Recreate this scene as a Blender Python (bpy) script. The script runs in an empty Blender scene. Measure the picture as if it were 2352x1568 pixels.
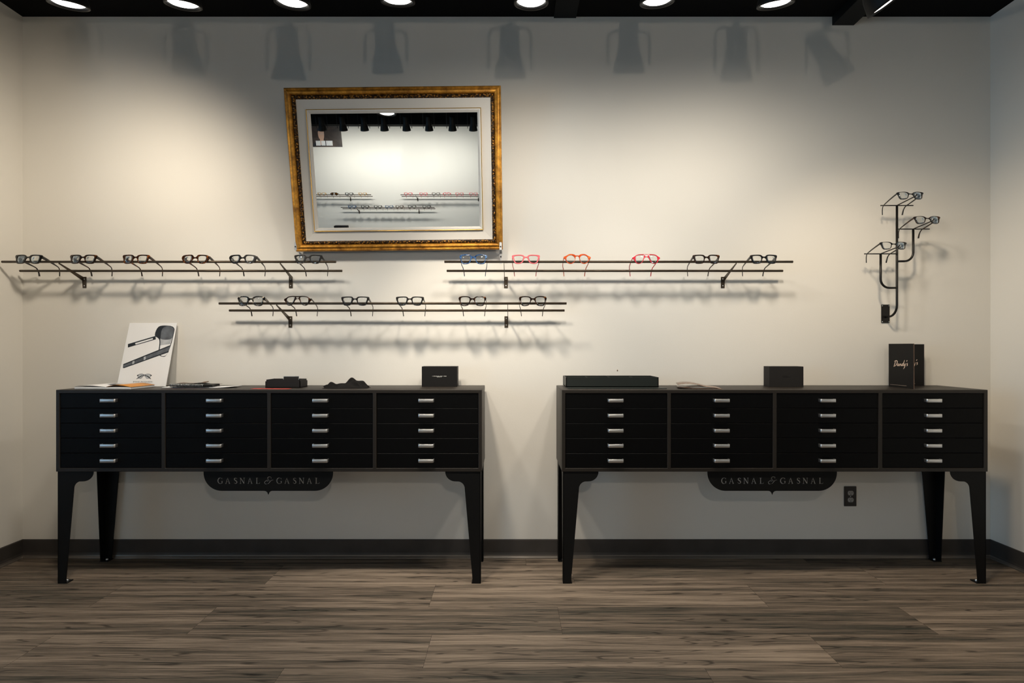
import bpy, bmesh, math, random
from mathutils import Vector, Matrix, Euler

random.seed(7)
R = math.radians
PI = math.pi
SC = bpy.context.scene
COL = SC.collection

# ------------------------------------------------------------------ camera
F = 1200.0                 # focal length in pixels of the 2352-wide frame
CAM_D, CAM_H = 2.978, 1.2  # distance from the display wall, height
cd = bpy.data.cameras.new('camera')
cam = bpy.data.objects.new('camera', cd)
COL.objects.link(cam)
cd.sensor_fit = 'HORIZONTAL'
cd.sensor_width = 36.0
cd.lens = F / 2352 * 36.0
cd.shift_x = 5 / 2352
cd.shift_y = 12 / 2352
cd.clip_start = 0.05
cam.location = (0, -CAM_D, CAM_H)
cam.rotation_euler = (PI / 2, 0, 0)
SC.camera = cam

# ------------------------------------------------------------------ exposure, world, daylight
vs = SC.view_settings
SC.display_settings.display_device = 'sRGB'
vs.view_transform = 'Standard'
vs.look = 'None'
vs.exposure = 0.0
vs.gamma = 1.0
vs.use_curve_mapping = False

w = bpy.data.worlds.new('daylight_sky')
SC.world = w
w.use_nodes = True
bg = w.node_tree.nodes['Background']
bg.inputs[0].default_value = (0.45, 0.68, 1.0, 1)
bg.inputs[1].default_value = 0.8

LAMP_W = 0.88       # display wall track spots
LAMP_COL = (1.0, 0.93, 0.82)
FAR_W = 38.0        # track spots of the opposite wall
FAR_COL = (1.0, 0.97, 0.90)
PEND_W = 28.0       # added pendant, unseen behind the camera
DAY_W = 165.0
DAY_COL = (0.40, 0.72, 1.0)

ld = bpy.data.lights.new('daylight', 'AREA')
ld.shape = 'RECTANGLE'
ld.size, ld.size_y = 5.6, 2.3
ld.energy = DAY_W
ld.color = DAY_COL
lo = bpy.data.objects.new('daylight', ld)
COL.objects.link(lo)
lo.location = (-4.85, -3.8, 1.5)
lo.rotation_euler = (0, -PI / 2, 0)

# ------------------------------------------------------------------ helpers
def at(px, py, d):
    """point at distance d from the display wall that the photo shows at px, py"""
    k = (CAM_D - d) / F
    return Vector(((px - 1171) * k, -d, CAM_H + (796 - py) * k))

def X(px, d):
    return (px - 1171) * (CAM_D - d) / F

class MB:
    def __init__(s):
        s.v = []; s.f = []; s.sm = []
    def add(s, vs, fs, smooth=False):
        o = len(s.v)
        s.v += [tuple(p) for p in vs]
        s.f += [tuple(i + o for i in f) for f in fs]
        s.sm += [smooth] * len(fs)
        return s
    def box(s, x0, x1, y0, y1, z0, z1):
        return s.add([(x0,y0,z0),(x1,y0,z0),(x1,y1,z0),(x0,y1,z0),(x0,y0,z1),(x1,y0,z1),(x1,y1,z1),(x0,y1,z1)],
              [(0,3,2,1),(4,5,6,7),(0,1,5,4),(1,2,6,5),(2,3,7,6),(3,0,4,7)])
    def tube(s, pts, r, n=10, caps=True, ry=None):
        """round (or flattened) tube along points"""
        pts = [Vector(p) for p in pts]
        rs = r if isinstance(r, (list, tuple)) else [r] * len(pts)
        up = None; rings = []
        for i, p in enumerate(pts):
            t = (pts[min(i + 1, len(pts) - 1)] - pts[max(i - 1, 0)]).normalized()
            if up is None:
                a = Vector((0, 0, 1)) if abs(t.z) < 0.9 else Vector((0, 1, 0))
                up = (a - t * a.dot(t)).normalized()
            else:
                up = (up - t * up.dot(t)).normalized()
            sd = t.cross(up)
            rr = rs[i]
            r2 = rr if ry is None else ry[i] if isinstance(ry, (list, tuple)) else ry
            rings.append([p + sd * math.cos(2*PI*k/n) * rr + up * math.sin(2*PI*k/n) * r2 for k in range(n)])
        vs = [q for ring in rings for q in ring]
        fs = []
        for i in range(len(pts) - 1):
            for k in range(n):
                a, b = i*n + k, i*n + (k+1) % n
                fs.append((a, b, b + n, a + n))
        s.add(vs, fs, True)
        if caps:
            s.add(rings[0], [tuple(range(n))[::-1]]); s.add(rings[-1], [tuple(range(n))])
        return s
    def lathe(s, prof, n=32, M=None, smooth=True):
        """profile of (radius, height) turned about z"""
        vs = []; fs = []
        for r, h in prof:
            for k in range(n):
                vs.append(Vector((r*math.cos(2*PI*k/n), r*math.sin(2*PI*k/n), h)))
        for i in range(len(prof) - 1):
            for k in range(n):
                a, b = i*n + k, i*n + (k+1) % n
                fs.append((a, b, b + n, a + n))
        if M: vs = [M @ p for p in vs]
        return s.add(vs, fs, smooth)
    def disc(s, r, h, n=32, M=None):
        vs = [Vector((r*math.cos(2*PI*k/n), r*math.sin(2*PI*k/n), h)) for k in range(n)]
        if M: vs = [M @ p for p in vs]
        return s.add(vs, [tuple(range(n))])
    def prism(s, poly, a, b, fn):
        """polygon (u,v) between depths a and b, fn(u,v,w)->point"""
        n = len(poly)
        vs = [fn(u, v, a) for u, v in poly] + [fn(u, v, b) for u, v in poly]
        fs = [tuple(range(n))[::-1], tuple(range(n, 2*n))]
        for i in range(n):
            j = (i + 1) % n
            fs.append((i, j, j + n, i + n))
        return s.add(vs, fs)
    def mesh(s, name):
        m = bpy.data.meshes.new(name)
        m.from_pydata(s.v, [], s.f)
        m.polygons.foreach_set('use_smooth', s.sm)
        bm = bmesh.new(); bm.from_mesh(m)
        bmesh.ops.remove_doubles(bm, verts=bm.verts, dist=1e-5)
        bmesh.ops.recalc_face_normals(bm, faces=bm.faces)
        bm.to_mesh(m); bm.free()
        m.update()
        return m

def link(name, me, mat, parent=None, loc=None, rot=None, bevel=0, seg=2):
    if isinstance(me, MB): me = me.mesh(name)
    if mat is not None and not me.materials: me.materials.append(mat)
    o = bpy.data.objects.new(name, me)
    COL.objects.link(o)
    if parent is not None: o.parent = parent
    if loc is not None: o.location = loc
    if rot is not None: o.rotation_euler = rot
    if bevel:
        b = o.modifiers.new('bevel', 'BEVEL'); b.width = bevel; b.segments = seg; b.limit_method = 'ANGLE'
    return o

def tag(o, label=None, cat=None, group=None, kind=None):
    if label: o['label'] = label
    if cat: o['category'] = cat
    if group: o['group'] = group
    if kind: o['kind'] = kind
    return o

def empty(name, loc, label=None, cat=None, group=None, rot=(0,0,0)):
    o = bpy.data.objects.new(name, None)
    o.empty_display_size = 0.05
    COL.objects.link(o)
    o.location = loc; o.rotation_euler = rot
    return tag(o, label, cat, group)

def copy_tree(o, parent=None):
    c = o.copy(); COL.objects.link(c)
    if parent is not None: c.parent = parent
    for ch in list(o.children): copy_tree(ch, c)
    return c

def chaikin(p, n=2, closed=True):
    for _ in range(n):
        q = []
        L = len(p)
        rng = range(L) if closed else range(L - 1)
        if not closed: q.append(p[0])
        for i in rng:
            a, b = p[i], p[(i + 1) % L]
            q.append(tuple(a[k]*.75 + b[k]*.25 for k in range(len(a))))
            q.append(tuple(a[k]*.25 + b[k]*.75 for k in range(len(a))))
        if not closed: q.append(p[-1])
        p = q
    return p

def fill2d(outer, holes, depth, bevel=0.0, M=None, name='shape'):
    """flat shape with holes, thickened; xy plane, z = +-depth/2"""
    cu = bpy.data.curves.new(name, 'CURVE')
    cu.dimensions = '2D'; cu.fill_mode = 'BOTH'
    cu.extrude = max(depth / 2 - bevel, 0.0); cu.bevel_depth = bevel; cu.bevel_resolution = 1
    cu.offset = -bevel
    for poly in [outer] + list(holes):
        sp = cu.splines.new('POLY')
        sp.points.add(len(poly) - 1)
        for p, q in zip(sp.points, poly): p.co = (q[0], q[1], 0, 1)
        sp.use_cyclic_u = True
    ob = bpy.data.objects.new(name, cu); COL.objects.link(ob)
    dg = bpy.context.evaluated_depsgraph_get()
    me = bpy.data.meshes.new_from_object(ob.evaluated_get(dg))
    bpy.data.objects.remove(ob); bpy.data.curves.remove(cu)
    bm = bmesh.new(); bm.from_mesh(me)
    bmesh.ops.remove_doubles(bm, verts=bm.verts, dist=1e-6)
    bmesh.ops.recalc_face_normals(bm, faces=bm.faces)
    bm.to_mesh(me); bm.free()
    me.materials.clear()
    if M: me.transform(M)
    me.name = name
    return me

def text_mesh(txt, size, M, depth=0.0004, spacing=1.0, name='lettering'):
    cu = bpy.data.curves.new(name, 'FONT')
    cu.body = txt; cu.size = size; cu.align_x = 'CENTER'; cu.align_y = 'CENTER'
    cu.extrude = depth; cu.space_character = spacing
    ob = bpy.data.objects.new(name, cu); COL.objects.link(ob)
    dg = bpy.context.evaluated_depsgraph_get()
    me = bpy.data.meshes.new_from_object(ob.evaluated_get(dg))
    bpy.data.objects.remove(ob); bpy.data.curves.remove(cu)
    me.materials.clear(); me.transform(M); me.name = name
    return me

def stroke(pts, ws):
    """outline polygon of a pen stroke with a width at each point"""
    n = len(pts)
    if not isinstance(ws, (list, tuple)): ws = [ws] * n
    L = []; Rr = []
    for i in range(n):
        a = pts[max(i - 1, 0)]; b = pts[min(i + 1, n - 1)]
        dx, dy = b[0]-a[0], b[1]-a[1]; l = math.hypot(dx, dy) or 1
        nx, ny = -dy/l*ws[i]/2, dx/l*ws[i]/2
        L.append((pts[i][0]+nx, pts[i][1]+ny)); Rr.append((pts[i][0]-nx, pts[i][1]-ny))
    return L + Rr[::-1]

def smooth_stroke(pts, ws, n=2):
    if not isinstance(ws, (list, tuple)): ws = [ws] * len(pts)
    q = chaikin([(p[0], p[1], w_) for p, w_ in zip(pts, ws)], n, False)
    return stroke([(p[0], p[1]) for p in q], [p[2] for p in q])

def strokes_mesh(polys, a, b, fn):
    """each stroke as a strip of quads, closed solid"""
    m = MB()
    for poly in polys:
        n = len(poly) // 2
        L, Q = poly[:n], poly[n:][::-1]
        vs = []
        for u, v in L: vs += [fn(u, v, a), fn(u, v, b)]
        for u, v in Q: vs += [fn(u, v, a), fn(u, v, b)]
        o = 2 * n; fs = []
        for i in range(n - 1):
            l0, l1, q0, q1 = 2*i, 2*i + 2, o + 2*i, o + 2*i + 2
            fs += [(l0, l1, q1, q0), (l0+1, q0+1, q1+1, l1+1), (l0, l0+1, l1+1, l1), (q0, q1, q1+1, q0+1)]
        e = 2*(n-1)
        fs += [(0, o, o+1, 1), (e, e+1, o+e+1, o+e)]
        m.add(vs, fs)
    return m

# ------------------------------------------------------------------ materials
def mat(name, col, rough=0.5, metal=0.0, spec=0.5, bump=None, var=None, coat=0.0, emit=None):
    m = bpy.data.materials.new(name); m.use_nodes = True
    nt = m.node_tree; b = nt.nodes['Principled BSDF']
    b.inputs['Base Color'].default_value = (*col, 1)
    b.inputs['Roughness'].default_value = rough
    b.inputs['Metallic'].default_value = metal
    b.inputs['Specular IOR Level'].default_value = spec
    b.inputs['Coat Weight'].default_value = coat
    tc = nt.nodes.new('ShaderNodeTexCoord')
    if var:
        sc, amt = var
        n = nt.nodes.new('ShaderNodeTexNoise'); n.inputs['Scale'].default_value = sc; n.inputs['Detail'].default_value = 4
        nt.links.new(tc.outputs['Object'], n.inputs['Vector'])
        r = nt.nodes.new('ShaderNodeValToRGB')
        r.color_ramp.elements[0].position = 0.3; r.color_ramp.elements[1].position = 0.7
        r.color_ramp.elements[0].color = (*[c*(1-amt) for c in col], 1)
        r.color_ramp.elements[1].color = (*[min(1, c*(1+amt)) for c in col], 1)
        nt.links.new(n.outputs['Fac'], r.inputs['Fac']); nt.links.new(r.outputs['Color'], b.inputs['Base Color'])
    if bump:
        sc, st = bump
        n = nt.nodes.new('ShaderNodeTexNoise'); n.inputs['Scale'].default_value = sc; n.inputs['Detail'].default_value = 3
        nt.links.new(tc.outputs['Object'], n.inputs['Vector'])
        bp = nt.nodes.new('ShaderNodeBump'); bp.inputs['Strength'].default_value = st; bp.inputs['Distance'].default_value = 0.002
        nt.links.new(n.outputs['Fac'], bp.inputs['Height']); nt.links.new(bp.outputs['Normal'], b.inputs['Normal'])
    if emit:
        b.inputs['Emission Color'].default_value = (*emit[0], 1); b.inputs['Emission Strength'].default_value = emit[1]
    return m

def mat_mottled(name, cols, scale=60, rough=0.15, stretch=(1,1,1)):
    """acetate with blotches of several colours"""
    m = bpy.data.materials.new(name); m.use_nodes = True
    nt = m.node_tree; b = nt.nodes['Principled BSDF']
    b.inputs['Roughness'].default_value = rough
    tc = nt.nodes.new('ShaderNodeTexCoord'); mp = nt.nodes.new('ShaderNodeMapping')
    mp.inputs['Scale'].default_value = stretch
    n = nt.nodes.new('ShaderNodeTexNoise'); n.inputs['Scale'].default_value = scale; n.inputs['Detail'].default_value = 2
    n.inputs['Distortion'].default_value = 1.5
    r = nt.nodes.new('ShaderNodeValToRGB')
    el = r.color_ramp.elements
    el[0].position, el[0].color = cols[0][0], (*cols[0][1], 1)
    el[1].position, el[1].color = cols[-1][0], (*cols[-1][1], 1)
    for p, c in cols[1:-1]:
        e = el.new(p); e.color = (*c, 1)
    nt.links.new(tc.outputs['Object'], mp.inputs['Vector']); nt.links.new(mp.outputs['Vector'], n.inputs['Vector'])
    nt.links.new(n.outputs['Fac'], r.inputs['Fac']); nt.links.new(r.outputs['Color'], b.inputs['Base Color'])
    return m

def mat_glass(name, tint=(0.97, 0.98, 0.98), refl=0.06, blend=0.35, gcol=(1, 1, 1)):
    m = bpy.data.materials.new(name); m.use_nodes = True
    nt = m.node_tree
    for n in list(nt.nodes): nt.nodes.remove(n)
    out = nt.nodes.new('ShaderNodeOutputMaterial'); mix = nt.nodes.new('ShaderNodeMixShader')
    tr = nt.nodes.new('ShaderNodeBsdfTransparent'); gl = nt.nodes.new('ShaderNodeBsdfGlossy')
    tr.inputs['Color'].default_value = (*tint, 1); gl.inputs['Roughness'].default_value = 0.02
    gl.inputs['Color'].default_value = (*gcol, 1)
    lw = nt.nodes.new('ShaderNodeLayerWeight'); lw.inputs['Blend'].default_value = blend
    mr = nt.nodes.new('ShaderNodeMapRange')
    mr.inputs['To Min'].default_value = refl; mr.inputs['To Max'].default_value = 0.9
    nt.links.new(lw.outputs['Fresnel'], mr.inputs['Value']); nt.links.new(mr.outputs['Result'], mix.inputs['Fac'])
    nt.links.new(tr.outputs[0], mix.inputs[1]); nt.links.new(gl.outputs[0], mix.inputs[2])
    nt.links.new(mix.outputs[0], out.inputs['Surface'])
    return m

def mat_floor():
    m = bpy.data.materials.new('plank_floor'); m.use_nodes = True
    nt = m.node_tree; N = nt.nodes.new; Lk = nt.links.new
    b = nt.nodes['Principled BSDF']
    b.inputs['Roughness'].default_value = 0.55; b.inputs['Specular IOR Level'].default_value = 0.35
    uv = N('ShaderNodeUVMap'); uv.uv_map = 'plank'
    at_ = N('ShaderNodeAttribute'); at_.attribute_name = 'tone'
    sep = N('ShaderNodeSeparateXYZ'); Lk(uv.outputs[0], sep.inputs[0])
    off = N('ShaderNodeMath'); off.operation = 'MULTIPLY'; off.inputs[1].default_value = 37.0; Lk(at_.outputs['Fac'], off.inputs[0])
    cmb = N('ShaderNodeCombineXYZ'); Lk(sep.outputs[0], cmb.inputs[0]); Lk(sep.outputs[1], cmb.inputs[1]); Lk(off.outputs[0], cmb.inputs[2])
    # long fibres
    m1 = N('ShaderNodeMapping'); m1.inputs['Scale'].default_value = (2.4, 95, 1); Lk(cmb.outputs[0], m1.inputs[0])
    n1 = N('ShaderNodeTexNoise'); n1.inputs['Scale'].default_value = 1.6; n1.inputs['Detail'].default_value = 8; n1.inputs['Roughness'].default_value = 0.72
    Lk(m1.outputs[0], n1.inputs['Vector'])
    # cathedral bands
    m2 = N('ShaderNodeMapping'); m2.inputs['Scale'].default_value = (0.55, 10, 1); Lk(cmb.outputs[0], m2.inputs[0])
    n2 = N('ShaderNodeTexNoise'); n2.inputs['Scale'].default_value = 1.1; n2.inputs['Detail'].default_value = 2; Lk(m2.outputs[0], n2.inputs['Vector'])
    ml = N('ShaderNodeMath'); ml.operation = 'MULTIPLY'; ml.inputs[1].default_value = 95; Lk(n2.outputs['Fac'], ml.inputs[0])
    sn = N('ShaderNodeMath'); sn.operation = 'SINE'; Lk(ml.outputs[0], sn.inputs[0])
    pw = N('ShaderNodeMapRange'); pw.inputs['From Min'].default_value = 0.80; pw.inputs['From Max'].default_value = 1.0
    Lk(sn.outputs[0], pw.inputs['Value'])
    # soft dark smears
    m3 = N('ShaderNodeMapping'); m3.inputs['Scale'].default_value = (0.75, 22, 1); Lk(cmb.outputs[0], m3.inputs[0])
    n3 = N('ShaderNodeTexNoise'); n3.inputs['Scale'].default_value = 1.5; n3.inputs['Detail'].default_value = 4; Lk(m3.outputs[0], n3.inputs['Vector'])
    # knots
    m4 = N('ShaderNodeMapping'); m4.inputs['Scale'].default_value = (1.7, 7.5, 1); Lk(cmb.outputs[0], m4.inputs[0])
    vo = N('ShaderNodeTexVoronoi'); vo.inputs['Scale'].default_value = 1.5; Lk(m4.outputs[0], vo.inputs['Vector'])
    kn = N('ShaderNodeMapRange'); kn.inputs['From Min'].default_value = 0.03; kn.inputs['From Max'].default_value = 0.13
    kn.inputs['To Min'].default_value = 0.3; kn.inputs['To Max'].default_value = 1.0
    Lk(vo.outputs['Distance'], kn.inputs['Value'])
    r = N('ShaderNodeValToRGB'); e = r.color_ramp.elements
    e[0].position = 0.33; e[0].color = (0.030, 0.032, 0.025, 1)
    e[1].position = 0.66; e[1].color = (0.31, 0.245, 0.185, 1)
    x = e.new(0.5); x.color = (0.150, 0.116, 0.087, 1)
    a1 = N('ShaderNodeMath'); a1.operation = 'MULTIPLY_ADD'; a1.inputs[1].default_value = 0.60; Lk(n1.outputs['Fac'], a1.inputs[0])
    a2 = N('ShaderNodeMath'); a2.operation = 'MULTIPLY'; a2.inputs[1].default_value = 0.52; Lk(n3.outputs['Fac'], a2.inputs[0]); Lk(a2.outputs[0], a1.inputs[2])
    a3 = N('ShaderNodeMath'); a3.operation = 'MULTIPLY_ADD'; a3.inputs[1].default_value = 0.10; Lk(at_.outputs['Fac'], a3.inputs[0]); Lk(a1.outputs[0], a3.inputs[2])
    a4 = N('ShaderNodeMath'); a4.operation = 'SUBTRACT'; a4.inputs[1].default_value = 0.11; Lk(a3.outputs[0], a4.inputs[0])
    Lk(a4.outputs[0], r.inputs['Fac'])
    # grain lines appear in places
    gm = N('ShaderNodeMapRange'); gm.inputs['From Min'].default_value = 0.48; gm.inputs['From Max'].default_value = 0.62; Lk(n3.outputs['Fac'], gm.inputs['Value'])
    gi = N('ShaderNodeMath'); gi.operation = 'SUBTRACT'; gi.inputs[0].default_value = 1.0; Lk(gm.outputs['Result'], gi.inputs[1])
    gl = N('ShaderNodeMath'); gl.operation = 'MULTIPLY'; Lk(pw.outputs['Result'], gl.inputs[0]); Lk(gi.outputs[0], gl.inputs[1])
    gs = N('ShaderNodeMath'); gs.operation = 'MULTIPLY_ADD'; gs.inputs[1].default_value = -0.6; gs.inputs[2].default_value = 1.0; Lk(gl.outputs[0], gs.inputs[0])
    gk = N('ShaderNodeMath'); gk.operation = 'MULTIPLY'; Lk(gs.outputs[0], gk.inputs[0]); Lk(kn.outputs['Result'], gk.inputs[1])
    mx = N('ShaderNodeMix'); mx.data_type = 'RGBA'; mx.blend_type = 'MULTIPLY'; mx.inputs[0].default_value = 1.0
    Lk(r.outputs['Color'], mx.inputs[6]); Lk(gk.outputs[0], mx.inputs[7])
    # seams
    at2 = N('ShaderNodeAttribute'); at2.attribute_name = 'edge'
    Lk(mx.outputs[2], b.inputs['Base Color'])
    bp = N('ShaderNodeBump'); bp.inputs['Strength'].default_value = 0.25; bp.inputs['Distance'].default_value = 0.002
    Lk(n1.outputs['Fac'], bp.inputs['Height']); Lk(bp.outputs['Normal'], b.inputs['Normal'])
    return m

M_wall = mat('wall_paint', (0.77, 0.745, 0.69), 0.85, spec=0.2, bump=(140, 0.12))
M_ceil = mat('black_ceiling_paint', (0.006, 0.006, 0.006), 0.9, spec=0.1)
M_base = mat('rubber_baseboard', (0.050, 0.044, 0.040), 0.5, spec=0.4, var=(9, 0.15))
M_toe = mat('baseboard_toe', (0.16, 0.14, 0.12), 0.3, metal=0.5)
M_cab = mat('matt_black_steel', (0.0145, 0.0105, 0.0072), 0.48, spec=0.5, bump=(700, 0.12))
M_front = mat('black_drawer_lacquer', (0.0022, 0.0022, 0.0024), 0.45, spec=0.12, bump=(40, 0.03))
M_leg = mat('black_leg_steel', (0.005, 0.005, 0.005), 0.5, spec=0.2)
M_handle = mat('brushed_steel', (0.80, 0.80, 0.80), 0.38, metal=1.0)
M_screw = mat('zinc_screw', (0.66, 0.68, 0.7), 0.35, metal=1.0)
M_rod = mat('dark_bronze_rod', (0.065, 0.047, 0.030), 0.38, metal=0.55, var=(25, 0.25))
M_blackm = mat('black_stand_metal', (0.008, 0.007, 0.006), 0.4, metal=0.3)
M_black = mat('black_acetate', (0.005, 0.0045, 0.0045), 0.15, coat=0.3)
M_grey = mat('smoke_grey_acetate', (0.009, 0.008, 0.0075), 0.2, var=(30, 0.4))
M_tort = mat_mottled('tortoise_acetate', [(0.40, (0.012, 0.005, 0.003)), (0.55, (0.035, 0.011, 0.004)), (0.70, (0.30, 0.085, 0.014))], 55)
M_tort2 = mat_mottled('dark_tortoise_acetate', [(0.45, (0.008, 0.004, 0.003)), (0.60, (0.02, 0.009, 0.004)), (0.74, (0.26, 0.09, 0.02))], 75)
M_fleck = mat_mottled('white_flecked_black_acetate', [(0.5, (0.006, 0.006, 0.006)), (0.58, (0.012, 0.01, 0.009)), (0.66, (0.6, 0.52, 0.4))], 80)
M_blue = mat_mottled('blue_acetate', [(0.35, (0.005, 0.018, 0.055)), (0.52, (0.02, 0.07, 0.19)), (0.68, (0.10, 0.2, 0.36))], 45)
M_pink = mat('pink_acetate', (0.72, 0.13, 0.15), 0.18, var=(20, 0.12))
M_orange = mat_mottled('orange_acetate', [(0.35, (0.42, 0.035, 0.003)), (0.55, (0.70, 0.09, 0.006)), (0.75, (0.85, 0.25, 0.03))], 50)
M_red = mat('red_acetate', (0.62, 0.028, 0.05), 0.15)
M_tan = mat_mottled('honey_acetate', [(0.35, (0.45, 0.24, 0.07)), (0.7, (0.7, 0.45, 0.18))], 40)
M_brownlens = mat_glass('amber_sun_lens', (0.35, 0.22, 0.05), 0.05)
M_lens = mat_glass('clear_lens', (0.975, 0.985, 0.985), 0.0, 0.3, (0.8, 0.9, 1.0))
M_pane = mat_glass('window_glass', (0.97, 0.98, 0.98), 0.04)
M_gold = None
M_linen = mat('linen_liner', (0.72, 0.68, 0.62), 0.9, bump=(900, 0.15))
M_fillet = mat('pale_fillet', (0.70, 0.67, 0.62), 0.45)
M_goldline = mat('gold_line', (0.55, 0.33, 0.06), 0.3, metal=0.9)
M_mirror = mat('mirror_silver', (0.93, 0.955, 0.945), 0.0, metal=1.0)
M_white = mat('white_paper', (0.82, 0.82, 0.82), 0.55)
M_ink = mat('dark_print', (0.012, 0.016, 0.022), 0.5)
M_ink2 = mat('grey_print', (0.10, 0.11, 0.125), 0.5, var=(18, 0.5))
M_ink3 = mat('pale_grey_print', (0.42, 0.44, 0.46), 0.5, var=(14, 0.3))
M_card = mat('black_card', (0.0055, 0.0048, 0.0045), 0.6, spec=0.3, bump=(500, 0.06))
M_card2 = mat('charcoal_card', (0.015, 0.0135, 0.013), 0.6, spec=0.3, bump=(500, 0.06))
M_tray = mat('black_green_tray', (0.010, 0.014, 0.012), 0.45)
M_foil = mat('rose_foil', (0.80, 0.62, 0.50), 0.35, metal=0.3)
M_whiteink = mat('white_foil', (0.7, 0.68, 0.64), 0.5)
M_emboss = mat('embossed_black', (0.004, 0.004, 0.004), 0.3)
M_orangepage = mat('orange_page', (0.50, 0.21, 0.035), 0.5, var=(12, 0.2))
M_cloth = mat('black_cloth', (0.005, 0.0042, 0.0038), 0.65, spec=0.12, bump=(300, 0.2))
M_redpaper = mat('red_leaflet', (0.42, 0.035, 0.025), 0.6, var=(40, 0.5))
M_purple = mat('plum_sheet', (0.035, 0.020, 0.026), 0.5)
M_tanpaper = mat('tan_glossy_paper', (0.20, 0.125, 0.085), 0.25, var=(10, 0.15))
M_plate = mat('dark_wall_plate', (0.030, 0.027, 0.025), 0.35)
M_recept = mat('grey_receptacle', (0.34, 0.33, 0.31), 0.4)
M_lampbody = mat('black_lamp_housing', (0.003, 0.003, 0.003), 0.55, spec=0.25)
M_lamp = mat('lamp_face', (0.9, 0.9, 0.9), 0.4, emit=((1.0, 0.97, 0.90), 6.0))
M_globe = mat('opal_globe', (0.9, 0.88, 0.85), 0.3)
M_cord = mat('white_cord', (0.75, 0.75, 0.73), 0.5)
M_poster = mat_mottled('dark_brown_poster', [(0.3, (0.02, 0.014, 0.012)), (0.6, (0.06, 0.04, 0.03)), (0.85, (0.14, 0.09, 0.06))], 3, 0.4)
M_skin = mat('printed_skin', (0.55, 0.34, 0.24), 0.5)
M_rust = mat('rust_brown', (0.22, 0.09, 0.04), 0.6)

def mat_gold(name, relief=False):
    m = bpy.data.materials.new(name); m.use_nodes = True
    nt = m.node_tree; N = nt.nodes.new; Lk = nt.links.new
    b = nt.nodes['Principled BSDF']
    b.inputs['Metallic'].default_value = 0.6; b.inputs['Roughness'].default_value = 0.4
    tc = N('ShaderNodeTexCoord')
    n = N('ShaderNodeTexNoise'); n.inputs['Scale'].default_value = 22; n.inputs['Detail'].default_value = 6; n.inputs['Roughness'].default_value = 0.7
    Lk(tc.outputs['Object'], n.inputs['Vector'])
    r = N('ShaderNodeValToRGB'); e = r.color_ramp.elements
    e[0].position = 0.32; e[0].color = (0.20, 0.075, 0.010, 1)
    e[1].position = 0.62; e[1].color = (0.78, 0.37, 0.05, 1)
    Lk(n.outputs['Fac'], r.inputs['Fac'])
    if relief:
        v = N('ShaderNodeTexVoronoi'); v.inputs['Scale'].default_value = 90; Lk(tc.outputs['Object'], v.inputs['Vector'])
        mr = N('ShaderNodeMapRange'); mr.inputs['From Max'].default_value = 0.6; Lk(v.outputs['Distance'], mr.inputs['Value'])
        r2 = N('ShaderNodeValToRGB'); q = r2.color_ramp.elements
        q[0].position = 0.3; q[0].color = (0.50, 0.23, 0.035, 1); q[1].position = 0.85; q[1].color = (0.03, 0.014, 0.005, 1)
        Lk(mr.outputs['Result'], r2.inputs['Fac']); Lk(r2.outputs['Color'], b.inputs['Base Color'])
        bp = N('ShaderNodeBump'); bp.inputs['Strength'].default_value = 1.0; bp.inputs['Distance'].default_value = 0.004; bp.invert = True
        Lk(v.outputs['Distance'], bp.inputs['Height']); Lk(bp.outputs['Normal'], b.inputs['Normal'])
    else:
        Lk(r.outputs['Color'], b.inputs['Base Color'])
    return m
M_gold = mat_gold('gilded_wood'); M_relief = mat_gold('gilded_relief', True)

# ------------------------------------------------------------------ the room
XL, XR = -2.777, 2.739
YB = -7.1           # opposite wall
ZC = 3.08
XW = -4.4           # window side of the shop
YN = -0.55          # end of the left return wall

def struct(name, m, material, bevel=0):
    o = link(name, m, material, bevel=bevel)
    o['kind'] = 'structure'
    return o

def make_floor():
    W_, L_ = 0.2286, 1.57
    known = {0: -0.374, 1: 0.22, 2: -0.325, 3: -0.842, -1: 0.33, -2: 0.09}
    vs, fs, tone, uvs = [], [], [], []
    rnd = random.Random(3)
    g = 0.0009
    for k in range(-2, 30):
        y1 = min(-0.341 - W_*k, 0.1); y0 = -0.341 - W_*(k+1)
        if y1 < YB - 0.1: break
        off = known.get(k, rnd.uniform(-0.78, 0.78))
        x = off - L_ * 5
        while x < XR + 0.2:
            a, b = max(x, XW - 0.2) + g/2, min(x + L_, XR + 0.2) - g/2
            if b > a:
                o = len(vs)
                vs += [(a, y0 + g/2, 0), (b, y0 + g/2, 0), (b, y1 - g/2, 0), (a, y1 - g/2, 0)]
                fs.append((o, o+1, o+2, o+3)); tone.append(rnd.random())
                uvs += [(a-x, 0), (b-x, 0), (b-x, y1-y0), (a-x, y1-y0)]
            x += L_
    # dark bed just under the planks shows in the seams
    o = len(vs)
    vs += [(XW-0.2, YB-0.2, -0.002), (XR+0.2, YB-0.2, -0.002), (XR+0.2, 0.12, -0.002), (XW-0.2, 0.12, -0.002)]
    fs.append((o, o+1, o+2, o+3)); tone.append(0.0); uvs += [(0, 0)] * 4
    me = bpy.data.meshes.new('floor'); me.from_pydata(vs, [], fs)
    uvl = me.uv_layers.new(name='plank')
    for i, u in enumerate(uvs): uvl.data[i].uv = u
    a = me.attributes.new('tone', 'FLOAT', 'FACE')
    for i, t in enumerate(tone): a.data[i].value = t
    me.materials.append(mat_floor())
    me.materials.append(mat('seam_black', (0.012, 0.010, 0.009), 0.8))
    me.polygons[len(fs) - 1].material_index = 1
    o = bpy.data.objects.new('floor', me); COL.objects.link(o); o['kind'] = 'structure'
make_floor()
struct('ceiling', MB().box(XW-0.2, XR+0.2, YB-0.2, 0.15, ZC, ZC+0.1), M_ceil)
struct('wall_back', MB().box(XW-0.2, XR+0.15, 0, 0.12, 0, ZC), M_wall)
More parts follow.
